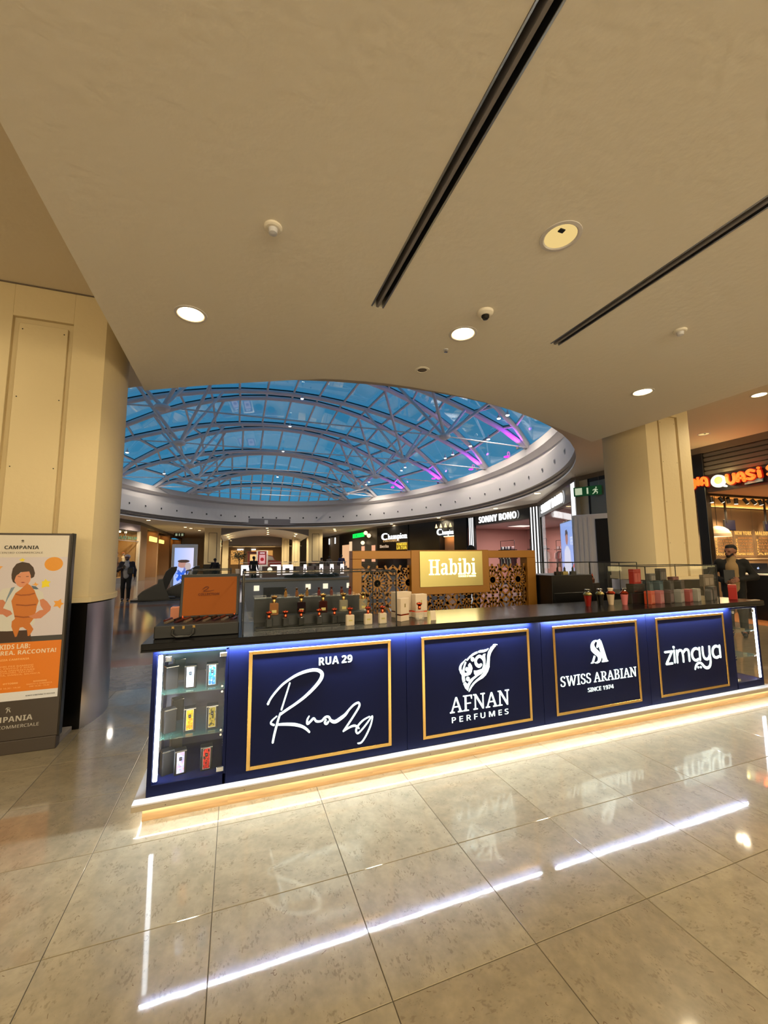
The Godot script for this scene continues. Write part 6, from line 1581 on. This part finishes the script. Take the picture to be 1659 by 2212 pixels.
	part(nk, "picture_panel", MB.new().span(.75, 1.35, .3, .8, .0, .02), mk(Color(.10, .13, .20), .3))
	for x: float in [.5, 1.9, 2.4, 3.1]: part(nk, "lit_card", MB.new().span(x, x + .14, .72, .86, .0, .02), glow(Color(1, .93, .8), 1.1))
	var cl := thing("black_coat", "black coat thrown over the neighbour kiosk counter", "coat", Vector3(2.2, 1.04, -12.25))
	var cm := MB.new()
	for k in 9: cm.lathe([Vector2(0, -.01), Vector2(.16, 0), Vector2(.14, .07), Vector2(.05, .12), Vector2(0, .125)], 10, Vector3(-.7 + k * .17, 0, .1 * sin(k * 2.1)), Vector3(1, .6 + .4 * sin(k * 1.7) * sin(k * 1.7), 1))
	part(cl, "fabric", cm, mk(Color(.02, .025, .025), .8))
	# far gallery ceiling lights
	var i := 0
	for p: Vector2 in [Vector2(-4.2, -39.5), Vector2(-3.9, -41.0), Vector2(-3.4, -44), Vector2(9.0, -39), Vector2(9.4, -40.5), Vector2(9.8, -42), Vector2(-8, -20), Vector2(-7.5, -14), Vector2(-8.3, -26), Vector2(12.6, -14.6), Vector2(14.2, -20), Vector2(13.6, -26), Vector2(12.3, -32), Vector2(-5.9, -33), Vector2(2.7, -39.2)]:
		downlight(Vector3(p.x, H2, p.y), "lit downlight in the far gallery ceiling", .13, 14.0, true, "far gallery downlights")
		i += 1
	var ex := thing("exit_sign", "small green exit sign hanging in the far side corridor", "exit sign", Vector3(-5.4, 3.85, -46))
	part(ex, "panel", MB.new().box(Vector3(0, .2, 0), Vector3(.95, .38, .04), .004), mk(Color(.02, .07, .04), .4))
	part(ex, "door_mark", MB.new().span(-.36, -.18, .08, .32, .02, .024), gw_()); part(ex, "bar_mark", MB.new().span(-.05, .05, .08, .32, .02, .024), gw_()); part(ex, "runner_mark", MB.new().span(.18, .36, .08, .32, .02, .024), gw_())
	part(ex, "hanger", MB.new().cyl(Vector3(0, .39, 0), Vector3(0, .52, 0), .01, .01, 6), m.grey)
	tick("far")
func gw_() -> StandardMaterial3D:
	return glow(Color(.8, .85, .7), .4)

# ---- people: smooth-joined capsule fields meshed as surface nets
func blob(out: MB, bones: Array, cell: float, k := .03) -> void:
	var lo := Vector3.ONE * 1e9; var hi := -lo
	for b: Array in bones:
		var r := maxf(b[2], b[3]) + k + cell * 2
		for p: Vector3 in [b[0], b[1]]:
			lo = lo.min(p - Vector3.ONE * r); hi = hi.max(p + Vector3.ONE * r)
	var n := Vector3i((hi - lo) / cell) + Vector3i.ONE * 2
	var f := PackedFloat32Array(); f.resize(n.x * n.y * n.z); f.fill(1.0)
	var sx := 1; var sy := n.x; var sz := n.x * n.y
	for b: Array in bones:
		var a: Vector3 = b[0]; var e: Vector3 = b[1]; var ra: float = b[2]; var rb: float = b[3]
		var r := maxf(ra, rb) + k + cell * 1.5
		var i0 := Vector3i((a.min(e) - Vector3.ONE * r - lo) / cell).clamp(Vector3i.ZERO, n - Vector3i.ONE)
		var i1 := (Vector3i((a.max(e) + Vector3.ONE * r - lo) / cell) + Vector3i.ONE).clamp(Vector3i.ZERO, n - Vector3i.ONE)
		var d := e - a; var dd := maxf(d.length_squared(), 1e-9)
		for z in range(i0.z, i1.z + 1):
			for y in range(i0.y, i1.y + 1):
				for x in range(i0.x, i1.x + 1):
					var q := lo + Vector3(x, y, z) * cell - a
					var t := clampf(q.dot(d) / dd, 0, 1)
					var s := (q - d * t).length() - lerpf(ra, rb, t)
					var i := x + y * sy + z * sz
					var o := f[i]
					var h := maxf(k - absf(o - s), 0) / k
					f[i] = minf(o, s) - h * h * k * .25
	var vid := {}
	var vs := PackedVector3Array(); var ns := PackedVector3Array()
	var co := [0, sx, sy, sx + sy, sz, sx + sz, sy + sz, sx + sy + sz]
	var ed := [[0, 1], [2, 3], [4, 5], [6, 7], [0, 2], [1, 3], [4, 6], [5, 7], [0, 4], [1, 5], [2, 6], [3, 7]]
	for z in n.z - 1:
		for y in n.y - 1:
			for x in n.x - 1:
				var i := x + y * sy + z * sz
				var c0 := f[i] < 0
				if f[i] > .25: continue
				var mixed := false
				for c: int in co:
					if (f[i + c] < 0) != c0:
						mixed = true; break
				if not mixed: continue
				var p := Vector3.ZERO; var cnt := 0
				for w: Array in ed:
					var u := f[i + co[w[0]]]; var v := f[i + co[w[1]]]
					if (u < 0) != (v < 0):
						var t := u / (u - v)
						var A := Vector3(w[0] & 1, (w[0] >> 1) & 1, w[0] >> 2); var B := Vector3(w[1] & 1, (w[1] >> 1) & 1, w[1] >> 2)
						p += A.lerp(B, t); cnt += 1
				vid[i] = vs.size()
				vs.append(lo + (Vector3(x, y, z) + p / cnt) * cell)
				ns.append(Vector3(f[i + sx] - f[i] + f[i + sx + sy + sz] - f[i + sy + sz], f[i + sy] - f[i] + f[i + sx + sy + sz] - f[i + sx + sz], f[i + sz] - f[i] + f[i + sx + sy + sz] - f[i + sx + sy]).normalized())
	for i: int in vid:
		for ax: Array in [[sx, sy, sz], [sy, sz, sx], [sz, sx, sy]]:
			var j: int = i + ax[0]
			if (f[i] < 0) == (f[j] < 0): continue
			var b: int = i - ax[1]; var c: int = i - ax[1] - ax[2]; var d: int = i - ax[2]
			if not (vid.has(b) and vid.has(c) and vid.has(d)): continue
			var q := [vid[i], vid[b], vid[c], vid[d]]
			if f[i] > 0: q.reverse()
			out.quadn(vs[q[0]], vs[q[1]], vs[q[2]], vs[q[3]], ns[q[0]], ns[q[1]], ns[q[2]], ns[q[3]])

func hand(out: MB, wrist: Vector3, dir: Vector3, palm_n: Vector3, cell: float, curl := .8) -> void:
	var side := dir.cross(palm_n).normalized()
	var kn := wrist + dir * .085
	var bones := [[wrist, wrist + dir * .03, .024, .026]]
	for i in 4:
		var s := (i - 1.5) * .021
		var root := kn + side * s
		bones.append([wrist + dir * .02 + side * s * .6, root, .016, .013])
		var L: float = [.030, .036, .034, .026][i]
		var d := dir; var p := root
		for j in 3:
			d = (d + palm_n * tan(curl * (.35 + .15 * j))).normalized()
			var e := p + d * L * (1.0 - .18 * j)
			bones.append([p, e, .0095 - j * .0008, .0088 - j * .0008]); p = e
	var th := wrist + dir * .02 + side * -.032
	var t1 := th + (dir * .6 - side * .5 + palm_n * .4).normalized() * .04
	bones.append([wrist + dir * .01, th, .017, .014]); bones.append([th, t1, .012, .0105]); bones.append([t1, t1 + (dir + palm_n * .5).normalized() * .032, .0105, .009])
	blob(out, bones, cell, .008)

func figure(label: String, at: Vector3, turn: float, look: Dictionary, group := "") -> Node3D:
	# local frame: faces +z, x to the figure's left
	var S: float = look.get("height", 1.75) / 1.75
	var cell: float = look.get("cell", .03)
	var o := thing("person", label, "person", at, turn, group)
	var hz: float = look.get("stride", 0.0)
	var J := {
		"pel": Vector3(0, .95, 0), "wst": Vector3(0, 1.08, .01), "chs": Vector3(0, 1.30, .01), "nek": Vector3(0, 1.46, 0), "hd": Vector3(0, 1.62, .015),
		"shl": Vector3(.185, 1.41, 0), "shr": Vector3(-.185, 1.41, 0), "ell": look.get("ell", Vector3(.27, 1.14, -.02)), "elr": look.get("elr", Vector3(-.27, 1.14, -.02)),
		"wrl": look.get("wrl", Vector3(.28, .90, .06)), "wrr": look.get("wrr", Vector3(-.28, .90, .06)),
		"hil": Vector3(.09, .92, 0), "hir": Vector3(-.09, .92, 0), "knl": Vector3(.10, .50, .03 + hz * .5), "knr": Vector3(-.10, .50, .03 - hz * .4), "anl": Vector3(.10, .09, hz), "anr": Vector3(-.10, .09, -hz)}
	if look.get("sit", false):
		for n: String in ["knl", "knr"]: J[n] = J[n] * Vector3(1, 0, 0) + Vector3(0, .92, .42)
		for n: String in ["anl", "anr"]: J[n] = J[n] * Vector3(1, 0, 0) + Vector3(0, .45, .45)
	for n: String in J: J[n] = J[n] * S
	var body := MB.new()
	var skin := [[J.pel, J.wst, .115 * S, .11 * S], [J.wst, J.chs, .11 * S, .125 * S], [J.chs, J.nek, .10 * S, .06 * S], [J.nek, J.nek + Vector3(0, .08, .01) * S, .052 * S, .05 * S]]
	for s: String in ["l", "r"]:
		skin.append_array([[J.chs + Vector3(0, .06, 0) * S, J["sh" + s], .07 * S, .055 * S], [J["sh" + s], J["el" + s], .05 * S, .04 * S], [J["el" + s], J["wr" + s], .038 * S, .028 * S], [J["hi" + s], J["kn" + s], .08 * S, .055 * S], [J["kn" + s], J["an" + s], .052 * S, .038 * S], [J["an" + s], J["an" + s] + Vector3(0, -.04, .12) * S, .035 * S, .03 * S]])
	blob(body, skin, cell, .05)
	# head: skull, jaw, nose, brow, ears; turned on the neck
	var hb := Basis(Vector3.UP, look.get("head_turn", 0.0)) * Basis(Vector3.RIGHT, look.get("head_tilt", 0.0))
	var hc: Vector3 = J.hd
	var H := func(x: float, y: float, z: float) -> Vector3: return hc + hb * (Vector3(x, y, z) * S)
	var hcell := minf(cell, look.get("head_cell", .016))
	blob(body, [[H.call(0, .035, -.025), H.call(0, .03, .015), .085 * S, .08 * S], [H.call(0, -.03, .03), H.call(0, -.055, .055), .06 * S, .042 * S], [H.call(0, .012, .10), H.call(0, -.018, .112), .010, .015], [H.call(-.04, .022, .085), H.call(.04, .022, .085), .014, .014], [H.call(.083, .0, -.005), H.call(.085, .025, -.01), .014, .018], [H.call(-.083, .0, -.005), H.call(-.085, .025, -.01), .014, .018], [H.call(-.02, -.05, .095), H.call(.02, -.05, .095), .010, .010], [J.nek - Vector3(0, .02, 0), H.call(0, -.05, -.01), .055 * S, .055 * S]], hcell, .022)
	if look.get("hands", true):
		for s: String in ["l", "r"]:
			var d: Vector3 = (J["wr" + s] - J["el" + s]).normalized()
			var pn: Vector3 = look.get("palm_" + s, Vector3(-1 if s == "l" else 1, 0, 0))
			pn = (pn - d * pn.dot(d)).normalized()
			hand(body, J["wr" + s], d, pn, minf(cell, .009 if cell < .02 else .016))
	var sk: Color = look.get("skin", Color(.62, .43, .33))
	part(o, "body", body, mk(sk, .55))
	# eyes and mouth
	var fm := MB.new()
	for s: float in [-1.0, 1.0]: fm.lathe([Vector2(0, -.008), Vector2(.011, 0), Vector2(0, .008)], 8, H.call(s * .033, .0, .083))
	part(o, "eyes", fm, m.black)
	# clothing, each garment one surface over the limbs
	var g := .018
	var tro := MB.new()
	var tb := [[J.pel + Vector3(0, .03, 0), J.pel - Vector3(0, .03, 0), .128 * S + g * .3, .12 * S + g * .3]]
	for s: String in ["l", "r"]: tb.append_array([[J["hi" + s], J["kn" + s], .088 * S + g * .4, .066 * S + g * .4], [J["kn" + s], J["an" + s], .064 * S + g * .4, .056 * S + g * .3]])
	blob(tro, tb, cell, .05)
	part(o, "trousers", tro, mk(look.get("trousers", Color(.03, .03, .035)), .85))
	for s: String in ["l", "r"]:
		var sh := MB.new()
		blob(sh, [[J["an" + s] + Vector3(0, -.035, -.03) * S, J["an" + s] + Vector3(0, -.045, .14) * S, .05 * S, .04 * S]], cell * .8, .02)
		part(o, "shoe", sh, mk(look.get("shoes", Color(.05, .05, .05)), .5))
	if look.has("shirt"):
		var shb := MB.new()
		blob(shb, [[J.pel + Vector3(0, -.02, .02), J.wst + Vector3(0, 0, .02), .125 * S, .12 * S], [J.wst + Vector3(0, 0, .02), J.chs + Vector3(0, 0, .02), .122 * S, .132 * S], [J.chs, J.nek, .12 * S, .07 * S], [J.nek, J.nek + Vector3(0, .05, .005) * S, .066 * S, .062 * S]], cell, .05)
		part(o, "shirt", shb, mk(look.shirt, .85))
	var jk := MB.new()
	var open: float = .55 if look.has("shirt") else 0.0
	var jb := []
	for s: float in [-1.0, 1.0]:
		var off := Vector3(s * .075, 0, -.012) * S if open > 0 else Vector3(s * .03, 0, 0)
		jb.append_array([[J.pel + off - Vector3(0, .08, 0), J.wst + off, .10 * S + g, .095 * S + g], [J.wst + off, J.chs + off, .095 * S + g, .105 * S + g], [J.chs + off, J.nek + Vector3(s * .06, -.03, -.025) * S, .10 * S + g * .5, .05 * S + g * .4]])
	for s: String in ["l", "r"]: jb.append_array([[J.chs + Vector3(0, .06, -.01) * S, J["sh" + s], .08 * S, .068 * S + g * .4], [J["sh" + s], J["el" + s], .06 * S + g * .4, .05 * S + g * .4], [J["el" + s], J["el" + s].lerp(J["wr" + s], .94), .05 * S + g * .4, .04 * S + g * .4]])
	blob(jk, jb, cell, .035)
	part(o, "jacket", jk, mk(look.get("jacket", Color(.06, .06, .06)), .85))
	if look.has("hair"):
		var hr := MB.new()
		blob(hr, [[H.call(0, .068, -.045), H.call(0, .078, .018), .078 * S, .066 * S], [H.call(0, .02, -.062), H.call(0, .05, -.05), .07 * S, .08 * S], [H.call(-.066, .05, -.03), H.call(.066, .05, -.03), .03, .03]], hcell, .03)
		part(o, "hair", hr, mk(look.hair, .8))
	if look.has("beard"):
		var br := MB.new()
		blob(br, [[H.call(-.056, -.045, .03), H.call(0, -.082, .068), .02, .030], [H.call(.056, -.045, .03), H.call(0, -.082, .068), .02, .030], [H.call(-.025, -.036, .098), H.call(.025, -.036, .098), .007, .007]], hcell, .02)
		part(o, "beard", br, mk(look.beard, .9))
	if look.has("cap"):
		part(o, "cap", MB.new().lathe([Vector2(.098, .035), Vector2(.10, .06), Vector2(.075, .11), Vector2(0, .13)], 14, hc, Vector3.ONE * S, hb).box(H.call(0, .045, .12), Vector3(.14, .012, .09), .005, hb), mk(look.cap, .8))
	return o

func people() -> void:
	# man beside the counter's far end, before the ice-cream shop
	var p := figure("bearded man in a dark open jacket over a beige sweater holding a black tablet", Vector3(9.3, 0, -5.35), -1.04, {
		"height": 1.78, "cell": .016, "head_cell": .010, "skin": Color(.50, .33, .25), "hair": Color(.03, .025, .02), "beard": Color(.04, .03, .025), "shirt": Color(.55, .45, .30), "jacket": Color(.035, .04, .036), "trousers": Color(.03, .03, .035),
		"ell": Vector3(.33, 1.14, -.02), "elr": Vector3(-.33, 1.14, -.02), "wrl": Vector3(.09, 1.09, .22), "wrr": Vector3(-.11, 1.05, .22), "palm_l": Vector3(-.3, 0, -1), "palm_r": Vector3(.3, .3, -1), "head_turn": -.55})
	single("tablet", "black tablet held against the standing man's chest", "tablet", MB.new().box(Vector3.ZERO, Vector3(.17, .25, .012), .004), m.black, p.transform * Vector3(-.05, 1.17, .262), "", p.rotation.y + .15)
	# walking man by the far column
	var w := figure("bearded man in a pale cap, grey hoodie and black trousers walking in the plaza", Vector3(-3.98, 0, -18.6), .1, {
		"height": 1.80, "cell": .026, "head_cell": .018, "stride": .1, "skin": Color(.36, .24, .19), "beard": Color(.03, .025, .02), "cap": Color(.72, .64, .62), "shirt": Color(.58, .57, .58), "jacket": Color(.13, .11, .14), "trousers": Color(.02, .02, .025), "shoes": Color(.1, .1, .1),
		"elr": Vector3(-.30, 1.14, .03), "wrr": Vector3(-.12, 1.24, .22), "palm_r": Vector3(.5, 0, -1)})
	single("phone", "dark phone in the walking man's raised hand", "phone", MB.new().box(Vector3.ZERO, Vector3(.075, .15, .01), .004), m.black, w.transform * Vector3(-.06, 1.31, .30))
	single("shoulder_bag", "black shoulder bag on the walking man's side", "bag", MB.new().box(Vector3.ZERO, Vector3(.20, .28, .10), .03), m.black, w.transform * Vector3(.16, 1.17, .26))
	# far shoppers
	figure("standing shopper in black at the far lit kiosk", Vector3(1.08, 0, -26.4), 2.6, {"height": 1.72, "cell": .035, "hands": false, "hair": Color(.03, .03, .03), "jacket": Color(.02, .02, .022), "skin": Color(.3, .2, .16)}, "far shoppers")
	figure("shopper in a royal blue jacket near the shoe shop", Vector3(8.6, 0, -34.5), 2.9, {"height": 1.85, "cell": .035, "hands": false, "hair": Color(.03, .03, .03), "jacket": Color(.03, .05, .22), "skin": Color(.3, .2, .16)}, "far shoppers")
	figure("shopper in a grey jacket between the blue and the dark one", Vector3(7.75, 0, -35.5), 2.6, {"height": 1.72, "cell": .035, "hands": false, "hair": Color(.03, .03, .03), "jacket": Color(.3, .28, .26), "skin": Color(.3, .2, .16)}, "far shoppers")
	figure("shopper in a dark jacket bending by the far column", Vector3(7.0, 0, -35.2), -2.4, {"height": 1.6, "cell": .035, "hands": false, "hair": Color(.03, .03, .03), "jacket": Color(.05, .05, .06), "skin": Color(.3, .2, .16)}, "far shoppers")
	figure("dark-haired person standing behind the gold lattice screen", Vector3(5.35, 0, -8.6), 2.7, {"height": 1.86, "cell": .03, "hands": false, "hair": Color(.02, .02, .02), "jacket": Color(.03, .03, .035), "skin": Color(.3, .2, .16)}, "far shoppers")
	figure("person in a dark coat beside the white screen totem", Vector3(-1.15, 0, -27.0), 2.9, {"height": 1.62, "cell": .035, "hands": false, "hair": Color(.03, .03, .03), "jacket": Color(.05, .04, .05), "skin": Color(.3, .2, .16)}, "far shoppers")
	tick("people")
